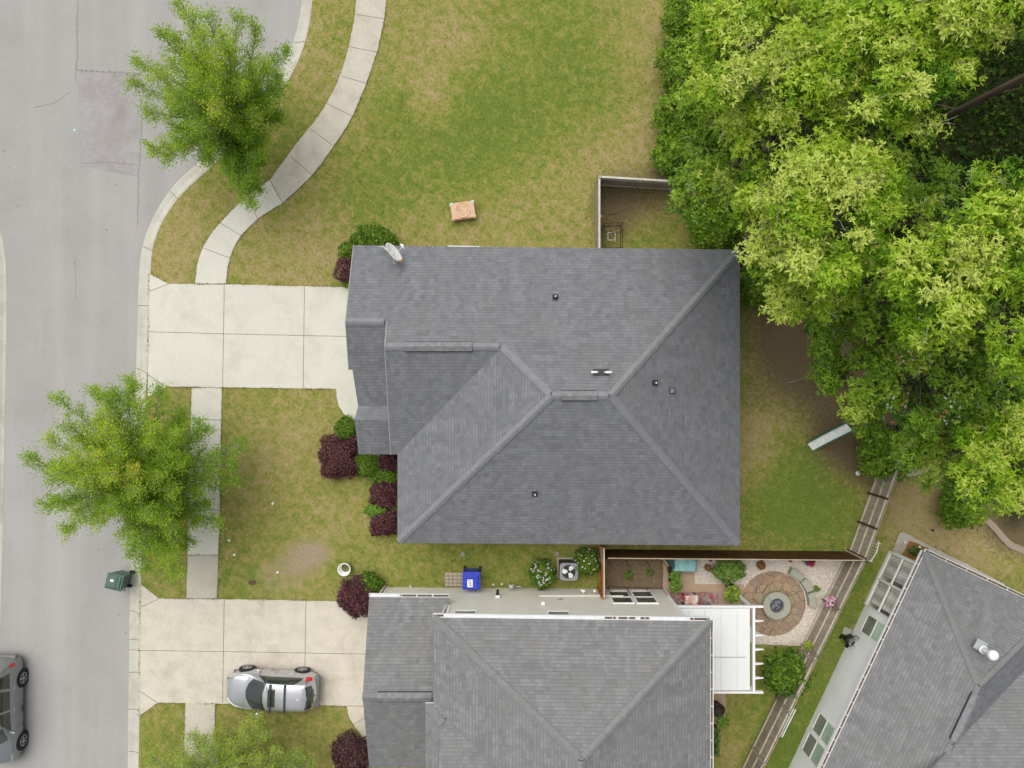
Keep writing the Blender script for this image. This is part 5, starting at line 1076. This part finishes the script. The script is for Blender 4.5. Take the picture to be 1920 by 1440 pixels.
for k, (a0, a1) in enumerate(((66, 44), (42, 22), (19, -2))):
    b = MB(); vs = []; n = 8
    for i in range(n + 1):
        a = R(a0 + (a1 - a0) * i / n)
        for r_, z in ((1.50 + .08, 0), (1.58, .38), (1.92, .38), (1.92, 0)): vs.append(P(1450, 1131) + V3(math.cos(a) * (r_ + .02), math.sin(a) * (r_ + .02), z))
    b.add(vs, [(4 * i + q, 4 * i + 4 + q, 4 * i + 4 + q + 1, 4 * i + q + 1) for i in range(n) for q in range(3)] + [(0, 1, 2, 3), (4 * n + 3, 4 * n + 2, 4 * n + 1, 4 * n)])
    solo('stone_bench', b, M['stone'], ['curved stone bench section nearest the brown fence', 'middle curved stone bench section by the flagstone circle', 'curved stone bench section lowest and nearest the rail fence'][k], 'bench', 'curved stone benches round the flagstone circle', bevel=.01)
# trellis wire garden fence
t = thing('wire_trellis', 'thin black wire cage fence round the wood chip bed', 'garden fence', P(1190, 1075), world=True); b = MB()
for z in (.3, .85, 1.3):
    b.tube([P(1138, 1050, z), P(1243 - 4, 1050, z), P(1239, 1103, z), P(1138, 1100, z)], .010, 5)
part('wires', b, M['black'], t)
for px in (1140, 1174, 1210, 1240):
    for py in (1051, 1101): b = MB(); b.tube([P(px, py), P(px, py) + V3(0, 0, 1.35)], .014, 6); part('post', b, M['black'], t)
# teal covered box
t = thing('storage_chest', 'storage chest under a pale teal tarp against the brown fence', 'storage chest', P(1280, 1054), R(-3)); b = MB(); b.box((0, 0, .33), (1.05, .55, .60)); part('chest', b, M['tealdark'], t, bevel=.03)
b = MB(); n = 14; vs = []
for i in range(n + 1):
    for j in range(n + 1): x = (i / n - .5) * 1.14; y = (j / n - .5) * .66; vs.append((x, y, .68 + .02 * math.sin(i * 1.1 + j * .7) - (.25 if j in (0, n) or i in (0, n) else 0)))
b.add(vs, [(i * (n + 1) + j, (i + 1) * (n + 1) + j, (i + 1) * (n + 1) + j + 1, i * (n + 1) + j + 1) for i in range(n) for j in range(n)]); part('tarp', b, M['teal'], t, True)
b = MB(); b.add([P(1252, 1052, .5), P(1262, 1050, .65), P(1264, 1068, .6), P(1262, 1070, .05), P(1247, 1050, .05)], [(0, 4, 3, 2, 1)]); b.add([P(1247, 1050, .05), P(1252, 1048, .5), P(1262, 1047, .65), P(1262, 1050, .65), P(1252, 1052, .5)], [(0, 1, 2, 3, 4)]); solo('folded_tarp', b, M['tealdark'], 'dark green tarp hanging beside the teal covered chest', 'tarp')
def potplant(name, label, px, py, r, h, pot_m, leaf, pr, ln=.12, n=130, tilt=(0, 0), flowers=None, grp=None):
    loc = P(px, py); t = thing(name, label, 'potted plant', loc, 0, grp, world=True); b = MB(); b.lathe([(pr * .75, .02), (pr, h), (pr * 1.08, h), (pr * 1.08, h + .04), (pr * .9, h + .04), (pr * .88, h - .03), (.001, h - .03)], loc, 20); part('pot', b, M[pot_m], t, True)
    d = sphere_pts(n, .0); p = np.array(loc) + np.array([tilt[0], tilt[1], h + r * .3]) + d * rng.uniform(.3, 1, (n, 1)) * np.array([r, r, r * .8]); G = [rosettes(p, unit(d + [0, 0, .5]), 5, ln, ln * .42, .5 + rng.normal(0, .25, n), leaf)]
    if flowers:
        for fm, nf, fs in flowers: d = sphere_pts(nf, .3); p = np.array(loc) + np.array([tilt[0], tilt[1], h + r * .35]) + d * r * .95; G.append(rosettes(p, unit(d + [0, 0, 1]), 6, fs, fs * .8, rng.uniform(0, 1, nf), fm))
    leaves_to_mesh('foliage', G, t, OFF[t.name]); return t
PET_P = leafmat('petal_pink', [(0, (.6, .10, .3)), (1, (.85, .45, .6))]); PET_M = leafmat('petal_magenta', [(0, (.18, .01, .06)), (1, (.5, .02, .25))]); PET_R = leafmat('petal_red', [(0, (.4, .02, .02)), (1, (.7, .15, .05))])
potplant('potted_plant', 'lime green leafy plant in a dark pot, upper of two on the tan patio', 1257, 1066, .27, .4, 'potdark', LEAF_LIME, .2, tilt=(.12, -.25))
potplant('potted_plant', 'lime green leafy plant in a dark pot, lower of two on the tan patio', 1258, 1082, .30, .4, 'potdark', LEAF_LIME, .2, tilt=(.12, -.28))
potplant('potted_plant', 'yellow green plant in a dark pot left of the flagstone circle', 1366, 1098, .42, .45, 'potdark', LEAF_YEL, .22, n=260, tilt=(.02, -.25))
potplant('potted_plant', 'red brown potted plant in front of the brown fence', 1325, 1062, .14, .3, 'terracotta', LEAF_RUST, .15, ln=.07, n=50)
potplant('potted_plant', 'round brown pot alone on the pebbles above the flagstone circle', 1424, 1058, .15, .25, 'terracotta', LEAF_RUST, .19, ln=.06, n=60)
potplant('potted_plant', 'tiny red flower pot by the middle of the brown fence', 1479, 1049, .09, .2, 'potdark', PET_R, .08, ln=.05, n=30)
potplant('potted_plant', 'lime leaved pot, left of three by the brown fence', 1504, 1046, .13, .25, 'terracotta', LEAF_LIME, .12, ln=.07, n=60)
potplant('potted_plant', 'magenta flower pot in the middle of three by the brown fence', 1511, 1052, .15, .25, 'terracotta', PET_M, .13, ln=.06, n=90)
potplant('potted_plant', 'red orange flower pot, right of three by the brown fence', 1518, 1055, .14, .22, 'terracotta', PET_R, .13, ln=.06, n=80)
shrub('shrub', 'round leafy green bush between the patio cover and the rail fence', P(1463, 1250), 1.0, .98, 1.7, LEAF_SHRUB, .12, .07, 1500, 6, tone=.45, jag=.3)
potplant('potted_plant', 'bright green plant in a big dark pot below the patio cover', 1340, 1321, .30, .6, 'potdark', LEAF_LIME, .30, n=160, tilt=(.2, -.5))
shrub('shrub', 'tiny lime green star shaped plant in the white pebbles', P(1530, 1103), .13, .13, .2, LEAF_LIME, .12, .04, 14, 5)
shrub('shrub', 'dense green bush between the brown fence and the flagstone circle', P(1362, 1064), .72, .52, 1.0, LEAF_DARK, .11, .06, 800, 6, tone=.72)
shrub('shrub', 'small green shoot in the left half of the wood chip bed', P(1177, 1075), .14, .22, .4, LEAF_DARK, .1, .04, 60, 5, tone=.7)
shrub('shrub', 'grey green seedling in the right half of the wood chip bed', P(1217, 1072), .18, .14, .3, LEAF_DARK, .1, .02, 50, 5, tone=.6)
for (px, py, lb, kind) in ((1551, 1124, 'pink and white hanging flower basket on the rail fence', 'pink'), (1512, 1208, 'yellow green hanging plant basket on the rail fence', 'yel')):
    loc = P(px, py, 1.0); t = thing('hanging_basket', lb, 'hanging basket', loc, world=True); b = MB(); b.lathe([(.06, -.02), (.13, .05), (.17, .16), (.15, .16)], loc, 16); part('basket', b, M['potdark'], t, True)
    b = MB(); q = P(px - 12, py - 2); b.tube([q, q + V3(0, 0, 1.75), q + V3(.12, 0, 1.9), loc + V3(0, 0, .6)], .012, 6); b.tube([loc + V3(0, 0, .6), loc + V3(.1, 0, .15)], .005, 4); part('hook', b, M['wood_brown'], t)
    n = 120; d = sphere_pts(n, -.1); p = np.array(loc) + np.array([0, 0, .18]) + d * .22 * rng.uniform(.4, 1, (n, 1)); G = [rosettes(p, unit(d + [0, 0, .5]), 5, .09, .04, .5 + rng.normal(0, .25, n), LEAF_YEL if kind == 'yel' else LEAF_DARK)]
    if kind == 'pink':
        for fm in (PET_P, LEAF_WHITE, PET_P): 
            nf = 18; d = sphere_pts(nf, .2); p = np.array(loc) + np.array([0, 0, .2]) + d * .24; G.append(rosettes(p, unit(d + [0, 0, 1]), 6, .07, .06, rng.uniform(0, 1, nf), fm))
    leaves_to_mesh('foliage', G, t, OFF[t.name])
t = thing('garden_lamp', 'small cream garden lamp on a post against the rail fence', 'garden lamp', P(1532, 1172)); b = MB(); b.tube([(0, 0, 0), (0, 0, 1.0)], .02, 6); part('pole', b, M['wood_brown'], t); b = MB(); b.lathe([(.04, 1.0), (.09, 1.05), (.09, 1.12), (.001, 1.2)], n=14); part('lamp_head', b, M['wood_white'], t, True)
# patio furniture
t = thing('patio_table', 'small patio table under a white and red patterned cloth', 'table', P(1290, 1121), R(4)); b = MB(); b.box((0, 0, .70), (.62, .62, .04)); part('tabletop', b, M['cloth'], t, bevel=.01)
for sx_ in (-1, 1):
    for sy_ in (-1, 1): b = MB(); b.bar((sx_ * .27, sy_ * .27, 0), (sx_ * .27, sy_ * .27, .68), .04, .04); part('leg', b, M['black'], t)
def pchair(loc, rz, lb):
    t = thing('patio_chair', lb, 'chair', loc, rz, 'navy patio chairs under the patio cover'); b = MB(); b.box((0, 0, .42), (.5, .5, .10)); part('seat', b, M['navy'], t, bevel=.03); b = MB(); b.box((0, -.24, .70), (.5, .08, .5)); part('backrest', b, M['navy'], t, bevel=.03)
    for sx_ in (-1, 1):
        b = MB(); b.bar((sx_ * .27, -.22, .62), (sx_ * .27, .22, .62), .03, .03); part('armrest', b, M['black'], t)
        for sy_ in (-1, 1): b = MB(); b.bar((sx_ * .24, sy_ * .22, 0), (sx_ * .24, sy_ * .22, .60), .03, .03); part('leg', b, M['black'], t)
pchair(P(1285, 1136), R(180), 'navy patio chair pulled up to the left of the cloth covered table'); pchair(P(1318, 1138), R(180), 'navy patio chair right of the cloth covered table')
b = MB(); q = P(1304, 1124); b.prism([(q.x - 1.25, q.y - .8), (q.x + 1.1, q.y - .8), (q.x + 1.1, q.y + .38), (q.x - 1.25, q.y + .38)], .046, .056); solo('outdoor_rug', b, M['rug'], 'pinkish patterned rug under the patio table', 'rug')
for px, lb in ((1280, 'red cushion on the rug left of the patio table'), (1334, 'red cushion on the rug right of the patio table')): b = MB(); b.box(P(px, 1119, .12), (.16, .16, .12), rz=.4); solo('cushion', b, M['redf'], lb, 'cushion', bevel=.03)
# white trellises by the rail fence
t = thing('garden_trellis', 'white ladder shaped trellis leaning against the rail fence', 'trellis', (0, 0, 0), world=True); b = MB(); a = P(1492, 1330, .8); c = P(1466, 1382, .8); d = (c - a).normalized(); s = V3(-d.y, d.x, 0); s = s if s.x > 0 else -s; b.bar(a, c, .05, .04); b.bar(a - s * .16 + V3(0, 0, .1), c - s * .16 + V3(0, 0, .1), .05, .04)
for k in range(9): p = a.lerp(c, k / 8); b.bar(p - s * .16 + V3(0, 0, .1), p + s * .16 - V3(0, 0, .8), .03, .03)
part('frame', b, M['white'], t)
t = thing('garden_arch', 'curly white metal plant stand beside the rail fence corner', 'plant stand', (0, 0, 0), world=True); b = MB(); pts = [P(1631, 1053, .6), P(1637, 1046, .7), (P(1643, 1036, .8)), P(1646, 1025, .8), P(1648, 1015, .7)]; b.tube([Vector(p) for p in catmull([tuple(p) for p in pts], 4)], .028, 6)
for k in range(7): q = Vector(catmull([tuple(p) for p in pts], 4)[k * 2 + 1]); b.tube([q, q + V3(-.14, .05, -.15), q + V3(-.2, .08, -.6)], .015, 5)
b.tube([P(1644, 1017, .7), P(1652, 1020, .7)], .022, 5); b.tube([P(1628, 1050, .6), P(1636, 1053, .6)], .022, 5); part('frame', b, M['white'], t, True)
# dark green hose reel / cart by house 3 wall
t = thing('hose_reel', 'dark green hose reel cart against the white house wall', 'hose reel', P(1588, 1196), R(-55)); b = MB(); b.tube([(-.18, 0, .32), (.18, 0, .32)], .23, 20); part('drum', b, M['greendark'], t, True)
b = MB(); b.tube([(-.22, -.25, 0), (-.22, 0, .32), (-.22, .30, .8), (.22, .30, .8), (.22, 0, .32), (.22, -.25, 0)], .025, 6); b.box((0, .02, .57), (.22, .16, .04)); part('frame', b, [M['greendark'], M['stone']], t)
for s_ in (-1, 1): b = MB(); b.tube([(s_ * .24, -.2, .13), (s_ * .29, -.2, .13)], .13, 16); part('wheel', b, M['black'], t)
b = MB(); b.tube([(math.cos(a) * .15, .0 + math.sin(a) * .2, .56 + .01 * k) for k, a in enumerate(np.linspace(0, 12, 30))], .018, 6); part('hose', b, M['stone'], t, True)
b = MB(); b.box(P(1588, 1184, .04), (.42, .35, .08), rz=-.4); solo('splash_block', b, M['stone'], 'grey concrete splash block beside the hose reel', 'splash block', bevel=.02)
# plants in the mulch bed
shrub('shrub', 'small dark green plant in the orange mulch bed', P(1713, 1031), .28, .22, .35, LEAF_DARK, .08, .04, 110, 5, tone=.4, group='plants in the mulch bed')
shrub('shrub', 'yellow green plant in the orange mulch bed next to the roof corner', P(1727, 1037), .25, .2, .3, LEAF_YEL, .08, .04, 80, 5, group='plants in the mulch bed')
shrub('shrub', 'rusty tufted plant inside the curve of the stone walk', P(1724, 868), .35, .2, .3, LEAF_RUST, .09, .04, 120, 5)
for (px, py, lb) in ((1697, 1017, 'small white ball lamp in the upper corner of the mulch bed'), (1724, 1026, 'small white ball lamp at the right of the mulch bed')): b = MB(); b.ico(P(px, py, .12), .06); b.tube([P(px, py), P(px, py, .12)], .015, 5); solo('garden_light', b, M['white'], lb, 'garden light', smooth=True)
# low dark boxes along house 2's east wall
t = thing('flower_trough', 'dark planting trough along the east wall of the beige house', 'planter', P(1338, 1382), world=True); b = MB(); b.box(P(1336, 1382) + V3(0, 0, .18), (.3, 1.3, .36)); part('trough', b, M['potdark'], t, bevel=.02)
n = 130; p = np.array(P(1336, 1382)) + np.stack([rng.uniform(-.15, .2, n), rng.uniform(-.65, .65, n), rng.uniform(.36, .6, n)], 1); leaves_to_mesh('foliage', [rosettes(p, unit(rng.normal(0, .3, (n, 3)) + [0, 0, 1]), 5, .09, .04, rng.uniform(0, 1, n), LEAF_DARK)], t, OFF[t.name])
b = MB(); b.ico(P(1339, 1397, .25), .10); b.lathe([(.07, 0), (.09, .15)], P(1339, 1397), 12); solo('garden_lantern', b, M['white'], 'round white lantern at the end of the planting trough', 'lantern', smooth=True)

# ------------------------------------------------------------------ shrubs round house 1 and 2
EG = 'maroon and green shrubs along the front of the houses'
shrub('shrub', 'largest square clipped maroon bush, left of the porch roof', P(640, 855), .88, .98, 1.05, LEAF_RED, .075, .035, 2600, 6, EG)
shrub('shrub', 'maroon bush half under the eave in the inner corner of the roof', P(735, 862), .55, .45, .9, LEAF_RED, .075, .035, 1000, 6, EG, tone=.4)
shrub('shrub', 'maroon bush under the eave, upper of the lower pair', P(722, 925), .62, .58, .95, LEAF_RED, .075, .035, 1500, 6, EG, tone=.45)
shrub('shrub', 'maroon bush under the eave, lowest of the row', P(724, 976), .62, .58, .95, LEAF_RED, .075, .035, 1500, 6, EG)
shrub('shrub', 'small green bush above the big maroon bush', P(652, 803), .5, .55, .7, LEAF_SHRUB, .07, .045, 800, 6, EG, tone=.45)
shrub('shrub', 'green bush between the big maroon bush and the corner maroon bush', P(690, 872), .75, .55, .7, LEAF_SHRUB, .07, .045, 1200, 6, EG, tone=.42)
shrub('shrub', 'green bush strip between the corner maroon bush and the lower pair', P(722, 892), .75, .38, .6, LEAF_SHRUB, .07, .045, 800, 6, EG, tone=.5)
shrub('shrub', 'little bright green bush between the two lower maroon bushes', P(708, 953), .55, .30, .85, LEAF_LIME, .06, .04, 500, 6, EG, tone=.4)
shrub('shrub', 'round green bush behind the satellite dish', P(706, 457), 1.15, .75, 1.5, LEAF_SHRUB, .09, .05, 1900, 6, EG, tone=.45)
shrub('shrub', 'small green bush at the top left corner of the big roof', P(660, 478), .55, .5, 1.1, LEAF_SHRUB, .08, .05, 700, 6, EG, tone=.5)
shrub('shrub', 'thin maroon bush on the left edge of the big roof', P(654, 508), .48, .55, 1.2, LEAF_RED, .10, .03, 600, 5, EG, tone=.55)
shrub('shrub', 'tiny green sprig at the top right end of the driveway', P(650, 532), .22, .22, .4, LEAF_LIME, .07, .04, 90, 5, EG)
shrub('shrub', 'round green bush beside the planter', P(694, 1092), .68, .58, 1.0, LEAF_SHRUB, .07, .045, 1400, 6, EG, tone=.36)
shrub('shrub', 'round maroon bush at the corner of the lower garage', P(676, 1112), .95, .95, 1.3, LEAF_RED, .085, .035, 2500, 6, EG, tone=.42)
shrub('shrub', 'maroon bush at the bottom of the photo beside the lower garage', P(664, 1405), .85, .95, 1.2, LEAF_RED, .085, .035, 2000, 6, EG, tone=.3)
shrub('shrub', 'small lime bush at the bottom beside the lower garage wall', P(680, 1425), .3, .4, .6, LEAF_LIME, .07, .04, 250, 5, EG)
shrub('flowering_bush', 'white flowered bush left of the air conditioner', P(1016, 1070), .58, .64, 1.0, LEAF_SHRUB, .09, .05, 1100, 6, 'white flowered bushes by the air conditioner', (LEAF_WHITE, 60, .05), tone=.4)
shrub('flowering_bush', 'white flowered bush right of the air conditioner against the orange fence', P(1099, 1048), .60, .60, 1.0, LEAF_SHRUB, .09, .05, 1100, 6, 'white flowered bushes by the air conditioner', (LEAF_WHITE, 34, .05), tone=.4)

# ------------------------------------------------------------------ street trees
def plume_tree(name, label, base, hub_z, tips, m, leaf=.085, dens=1.0, rad=.60, group='street trees along the kerb', crown_n=0, crown_c=None, crown_r=1.5, tone=.44):
    t = thing(name, label, 'tree', base, 0, group, world=True); base = Vector(base); b = MB(); hub = base + V3(0, 0, hub_z)
    b.tube([base, base + V3(.03, .02, hub_z * .5), hub], [.13, .11, .09], 10); G = []
    extra_tips = [Vector(random.choice(tips)).lerp(Vector(random.choice(tips)), random.uniform(.2, .5)) + V3(0, 0, random.uniform(0, .5)) for _ in range(crown_n)]
    for tip in list(tips) + extra_tips:
        tip = Vector(tip) + V3(random.gauss(0, .12), random.gauss(0, .12), random.gauss(0, .2)); mid = hub.lerp(tip, .45) + V3(random.uniform(-.25, .25), random.uniform(-.25, .25), .35); pts = [Vector(p) for p in catmull([tuple(hub), tuple(mid), tuple(tip)], 8)]
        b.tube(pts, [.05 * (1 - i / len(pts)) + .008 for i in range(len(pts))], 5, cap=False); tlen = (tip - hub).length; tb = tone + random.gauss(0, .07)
        # side twigs give the plume its feathery outline
        for i in range(5, len(pts)):
            f = i / (len(pts) - 1); d = (pts[min(i + 1, len(pts) - 1)] - pts[i - 1]).normalized(); w_ = rad * (1.25 - .75 * f) * min(1, tlen / 3 + .3)
            for k in range(5):
                v = Vector((random.gauss(0, 1), random.gauss(0, 1), random.gauss(0, .6))); v = (v - d * v.dot(d)).normalized(); e = pts[i] + v * w_ * random.uniform(.5, 1.35) + d * w_ * random.uniform(.5, 1.3)
                b.tube([pts[i], e], [.012, .004], 4, cap=False); n = int(29 * dens); s_ = rng.uniform(.1, 1.08, (n, 1)); p = np.array(pts[i]) * (1 - s_) + np.array(e) * s_ + rng.normal(0, .10, (n, 3)) 
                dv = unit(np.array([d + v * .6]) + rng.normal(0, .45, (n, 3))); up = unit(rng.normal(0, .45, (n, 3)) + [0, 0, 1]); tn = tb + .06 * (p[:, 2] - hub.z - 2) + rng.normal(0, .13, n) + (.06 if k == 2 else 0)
                G.append((p, dv, up, rng.uniform(.8, 1.3, n) * leaf, leaf * .48, tn, m))
    leaves_to_mesh('crown', G, t, OFF[t.name]); part('trunk', b, M['bark_pale'], t, smooth=True); return t
def tipz(lst, dz=0): return [P(x, y, z + dz) for x, y, z in lst]
T1 = tipz([(262, 160, 5), (268, 116, 5.2), (310, 70, 5.6), (352, 22, 5.8), (365, 45, 6.6), (400, 28, 6.2), (455, 40, 5.4), (487, 50, 4.8), (415, 70, 7), (350, 95, 7.2), (300, 150, 6.4), (335, 130, 7.4), (375, 150, 7.8), (400, 110, 7.6), (440, 95, 6.6), (345, 185, 6.6), (310, 185, 5.0), (282, 282, 3.8), (310, 292, 3.6), (330, 262, 4.6), (370, 235, 6.4), (410, 195, 7.2), (440, 150, 6.8), (478, 140, 5.6), (530, 104, 3.6), (520, 150, 4.0), (532, 172, 3.6), (500, 190, 4.4), (470, 215, 5.0), (510, 215, 3.4), (400, 275, 4.2), (440, 330, 3.2), (462, 378, 2.6), (430, 310, 3.6), (480, 290, 2.8), (450, 250, 4.6), (475, 345, 2.4), (385, 300, 3.4), (500, 250, 3.2)])
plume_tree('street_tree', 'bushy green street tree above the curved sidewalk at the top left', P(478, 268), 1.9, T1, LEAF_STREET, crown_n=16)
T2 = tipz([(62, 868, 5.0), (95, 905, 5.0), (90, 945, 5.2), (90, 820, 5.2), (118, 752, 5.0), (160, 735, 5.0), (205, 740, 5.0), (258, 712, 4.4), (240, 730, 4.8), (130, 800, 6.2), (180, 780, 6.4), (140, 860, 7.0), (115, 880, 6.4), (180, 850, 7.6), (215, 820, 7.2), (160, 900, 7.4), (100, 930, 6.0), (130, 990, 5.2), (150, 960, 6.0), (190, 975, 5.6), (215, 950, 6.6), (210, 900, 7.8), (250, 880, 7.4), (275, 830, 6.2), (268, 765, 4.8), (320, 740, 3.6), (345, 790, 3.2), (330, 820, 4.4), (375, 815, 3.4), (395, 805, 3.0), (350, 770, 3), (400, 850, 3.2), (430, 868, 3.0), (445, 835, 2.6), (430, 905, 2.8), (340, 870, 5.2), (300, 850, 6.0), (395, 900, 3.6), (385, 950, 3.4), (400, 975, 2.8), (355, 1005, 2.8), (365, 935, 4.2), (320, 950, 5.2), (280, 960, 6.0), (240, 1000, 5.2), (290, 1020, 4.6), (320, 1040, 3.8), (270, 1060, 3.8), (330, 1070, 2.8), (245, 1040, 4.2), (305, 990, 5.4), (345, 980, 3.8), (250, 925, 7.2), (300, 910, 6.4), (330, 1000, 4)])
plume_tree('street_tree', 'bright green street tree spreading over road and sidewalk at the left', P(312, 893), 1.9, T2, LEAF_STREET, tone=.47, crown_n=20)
T3 = tipz([(285, 1410, 2.6), (300, 1440, 2.8), (330, 1420, 3.4), (360, 1380, 3.0), (375, 1372, 2.8), (395, 1395, 3.6), (425, 1380, 3.4), (450, 1360, 3.2), (470, 1340, 2.8), (490, 1365, 2.8), (440, 1410, 3.8), (480, 1400, 3.4), (520, 1390, 2.8), (545, 1405, 2.6), (570, 1420, 2.4), (590, 1435, 2.2), (540, 1430, 3.0), (500, 1430, 3.6), (400, 1430, 3.8), (350, 1450, 3.4), (430, 1450, 4.0), (560, 1460, 2.6), (300, 1480, 2.8), (380, 1500, 3.6), (460, 1500, 3.6), (520, 1490, 3.0), (270, 1450, 2.4), (340, 1400, 2.8), (410, 1350, 2.4)])
plume_tree('young_tree', 'airy yellow green tree at the bottom edge of the front lawn', P(435, 1460), 1.0, [t_ - V3(0, .45, .2) for t_ in T3], LEAF_YEL, leaf=.08, dens=.85, rad=.5, group=None, tone=.58)

# ------------------------------------------------------------------ the wood at the upper right
WG = 'trees of the wood behind the house'
RUSTY = [(LEAF_RUST, 60, .10), (LEAF_WHITE, 90, .06)]
wt = [
 ('maple_tree', 'bright crown at the top left of the wood above the lawn', 1420, 100, 12, 2.8, 'bright', None), ('maple_tree', 'bright crown just below the topmost left crown of the wood', 1480, 235, 11, 2.5, 'bright', None),
 ('maple_tree', 'tall pale crown at the top middle of the wood', 1640, 120, 13, 2.3, 'bright', None), ('maple_tree', 'pale crown left of the dark gap in the wood', 1705, 150, 13, 2.0, 'bright', None),
 ('maple_tree', 'pale crown above the dark gap at the top right', 1800, 5, 14, 2.0, 'bright', None), ('maple_tree', 'crown in the very top right corner', 1935, -10, 14, 1.9, 'bright', None),
 ('maple_tree', 'big bright crown right of the roof corner in the heart of the wood', 1560, 400, 12, 2.7, 'bright', None), ('maple_tree', 'bright crown overhanging the upper right roof corner', 1446, 428, 10, 2.1, 'bright', None),
 ('maple_tree', 'pale crown on the right edge below the dark gap', 1890, 425, 14, 2.5, 'bright', None), ('maple_tree', 'pale crown in the middle of the right half of the wood', 1745, 540, 13, 2.2, 'bright', None),
 ('maple_tree', 'pale crown on the right edge level with the roof ridge', 1895, 610, 13, 2.2, 'bright', None), ('maple_tree', 'bright crown whose low tip reaches toward the back yard', 1522, 550, 9.5, 1.7, 'bright', None),
 ('maple_tree', 'bright green crown at the lower right end of the wood', 1885, 860, 10, 2.1, 'bright', None),
 ('broadleaf_tree', 'mid green tree along the upper left edge of the wood', 1360, 210, 7, 2.3, 'mid', None), ('broadleaf_tree', 'mid green tree above the fenced pen', 1345, 345, 7.5, 2.2, 'mid', None),
 ('broadleaf_tree', 'mid green tree below the dark gap in the wood', 1705, 325, 8, 1.9, 'mid', None), ('broadleaf_tree', 'mid green tree level with the roof ridge on the yard side', 1598, 705, 6.5, 1.8, 'mid', None),
 ('flowering_tree', 'tree flecked with white and rusty tips above the slide', 1745, 700, 8, 2.6, 'mid', RUSTY), ('flowering_tree', 'rust flecked tree hanging over the playground slide', 1700, 800, 6, 1.8, 'mid', [(LEAF_RUST, 60, .10), (LEAF_WHITE, 16, .06)]),
 ('broadleaf_tree', 'mid green tree on the right edge above the lowest crown', 1850, 750, 8, 2.2, 'mid', None), ('broadleaf_tree', 'green tree beside the curved stone walk', 1770, 850, 5.5, 1.9, 'mid', None),
 ('broadleaf_tree', 'small green tree whose edge touches the end of the slide', 1630, 782, 5, .95, 'mid', None), ('broadleaf_tree', 'dark green tree right of the roof just under the overhanging crown', 1462, 505, 5, 1.6, 'mid', None),
 ('broadleaf_tree', 'green tree deep in the wood between roof corner and right edge', 1660, 560, 8, 2.1, 'mid', None), ('broadleaf_tree', 'green tree at the top of the wood beside the dark gap', 1560, 60, 9, 2.2, 'mid', None), ('broadleaf_tree', 'low green tree under the right hand pale crowns', 1800, 620, 9, 1.9, 'mid', None), ('broadleaf_tree', 'low green tree just left of the dark gap', 1570, 250, 8, 1.3, 'mid', None),
 ('broadleaf_tree', 'yellowish tree between the central crown and the right edge crown', 1730, 400, 9, 1.6, 'mid', None), ('broadleaf_tree', 'green tree just right of the house overhanging the brown litter', 1552, 605, 6.5, 1.5, 'mid', None), ('broadleaf_tree', 'green tree overlapping the corner of the back lawn', 1562, 655, 5.5, 1.45, 'mid', None), ('broadleaf_tree', 'dark low tree at the bottom right end of the wood', 1850, 930, 4.5, 1.5, 'mid', None),
]
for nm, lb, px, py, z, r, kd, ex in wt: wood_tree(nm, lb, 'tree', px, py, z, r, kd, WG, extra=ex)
for lb, px, py, r, h in (('leafy bush at the very top edge of the lawn', 1288, 25, 1.0, 2.6), ('leafy bush on the wood edge, second from the top', 1290, 120, 1.25, 3.0), ('leafy bush on the wood edge, third from the top', 1288, 215, 1.3, 3.0), ('leafy bush where the wood edge juts furthest into the lawn', 1268, 285, .95, 2.4), ('leafy bush right above the fenced pen', 1318, 330, 1.2, 2.6), ('leafy bush inside the right side of the pen', 1345, 425, 1.15, 3.2), ('dark bush against the right eave near the roof corner', 1425, 530, .95, 2.0), ('low bush at the lower right end of the wood by the garden edging', 1810, 950, 1.0, 1.6), ('low bush behind the slide', 1655, 835, .8, 1.5), ('low bush where the rail fence meets the wood', 1665, 850, 1.2, 2.2)):
    q = P(px, py, h * .6); shrub('woodland_bush', lb, (q.x, q.y, 0), r, r, h, LEAF_MID, .11, .065, int(1500 * r), 6, 'bushes on the edge of the wood', tone=.42, cat='bush', jag=.3)
# pine trunk crossing the dark gap
pb = P(1690, 262); pt = V3(pb.x + 2.2, pb.y + .2, 15); t = thing('pine_tree', 'bare brown pine trunk crossing the dark gap in the wood', 'tree', pb, 0, None, world=True); b = MB(); b.tube([pb, pb.lerp(pt, .5), pt], [.17, .14, .09], 12)
for k in range(7): q = pb.lerp(pt, .25 + .1 * k); a = random.uniform(0, 6.28); b.tube([q, q + V3(math.cos(a) * 1.3, math.sin(a) * 1.3, .2)], [.03, .008], 5)
part('trunk', b, M['bark_pine'], t, True); n = 1500; d = sphere_pts(n, -.6); p = np.array(pt) + [.5, 0, .5] + d * rng.uniform(.3, 1, (n, 1)) * np.array([2.2, 2.2, 1.8]); leaves_to_mesh('crown', [rosettes(p, d, 8, .22, .02, rng.uniform(.2, .7, n), LEAF_MID)], t, OFF[t.name])
# undergrowth
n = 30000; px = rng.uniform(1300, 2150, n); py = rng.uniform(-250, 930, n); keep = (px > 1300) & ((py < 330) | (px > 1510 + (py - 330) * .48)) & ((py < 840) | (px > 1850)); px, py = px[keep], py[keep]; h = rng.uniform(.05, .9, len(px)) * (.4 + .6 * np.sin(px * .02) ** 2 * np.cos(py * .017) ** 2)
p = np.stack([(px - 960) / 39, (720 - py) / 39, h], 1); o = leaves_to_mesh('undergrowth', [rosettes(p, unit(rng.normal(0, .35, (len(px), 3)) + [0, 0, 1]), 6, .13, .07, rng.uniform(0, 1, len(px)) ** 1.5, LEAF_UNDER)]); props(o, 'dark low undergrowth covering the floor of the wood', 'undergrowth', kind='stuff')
print('objects', len(bpy.data.objects))
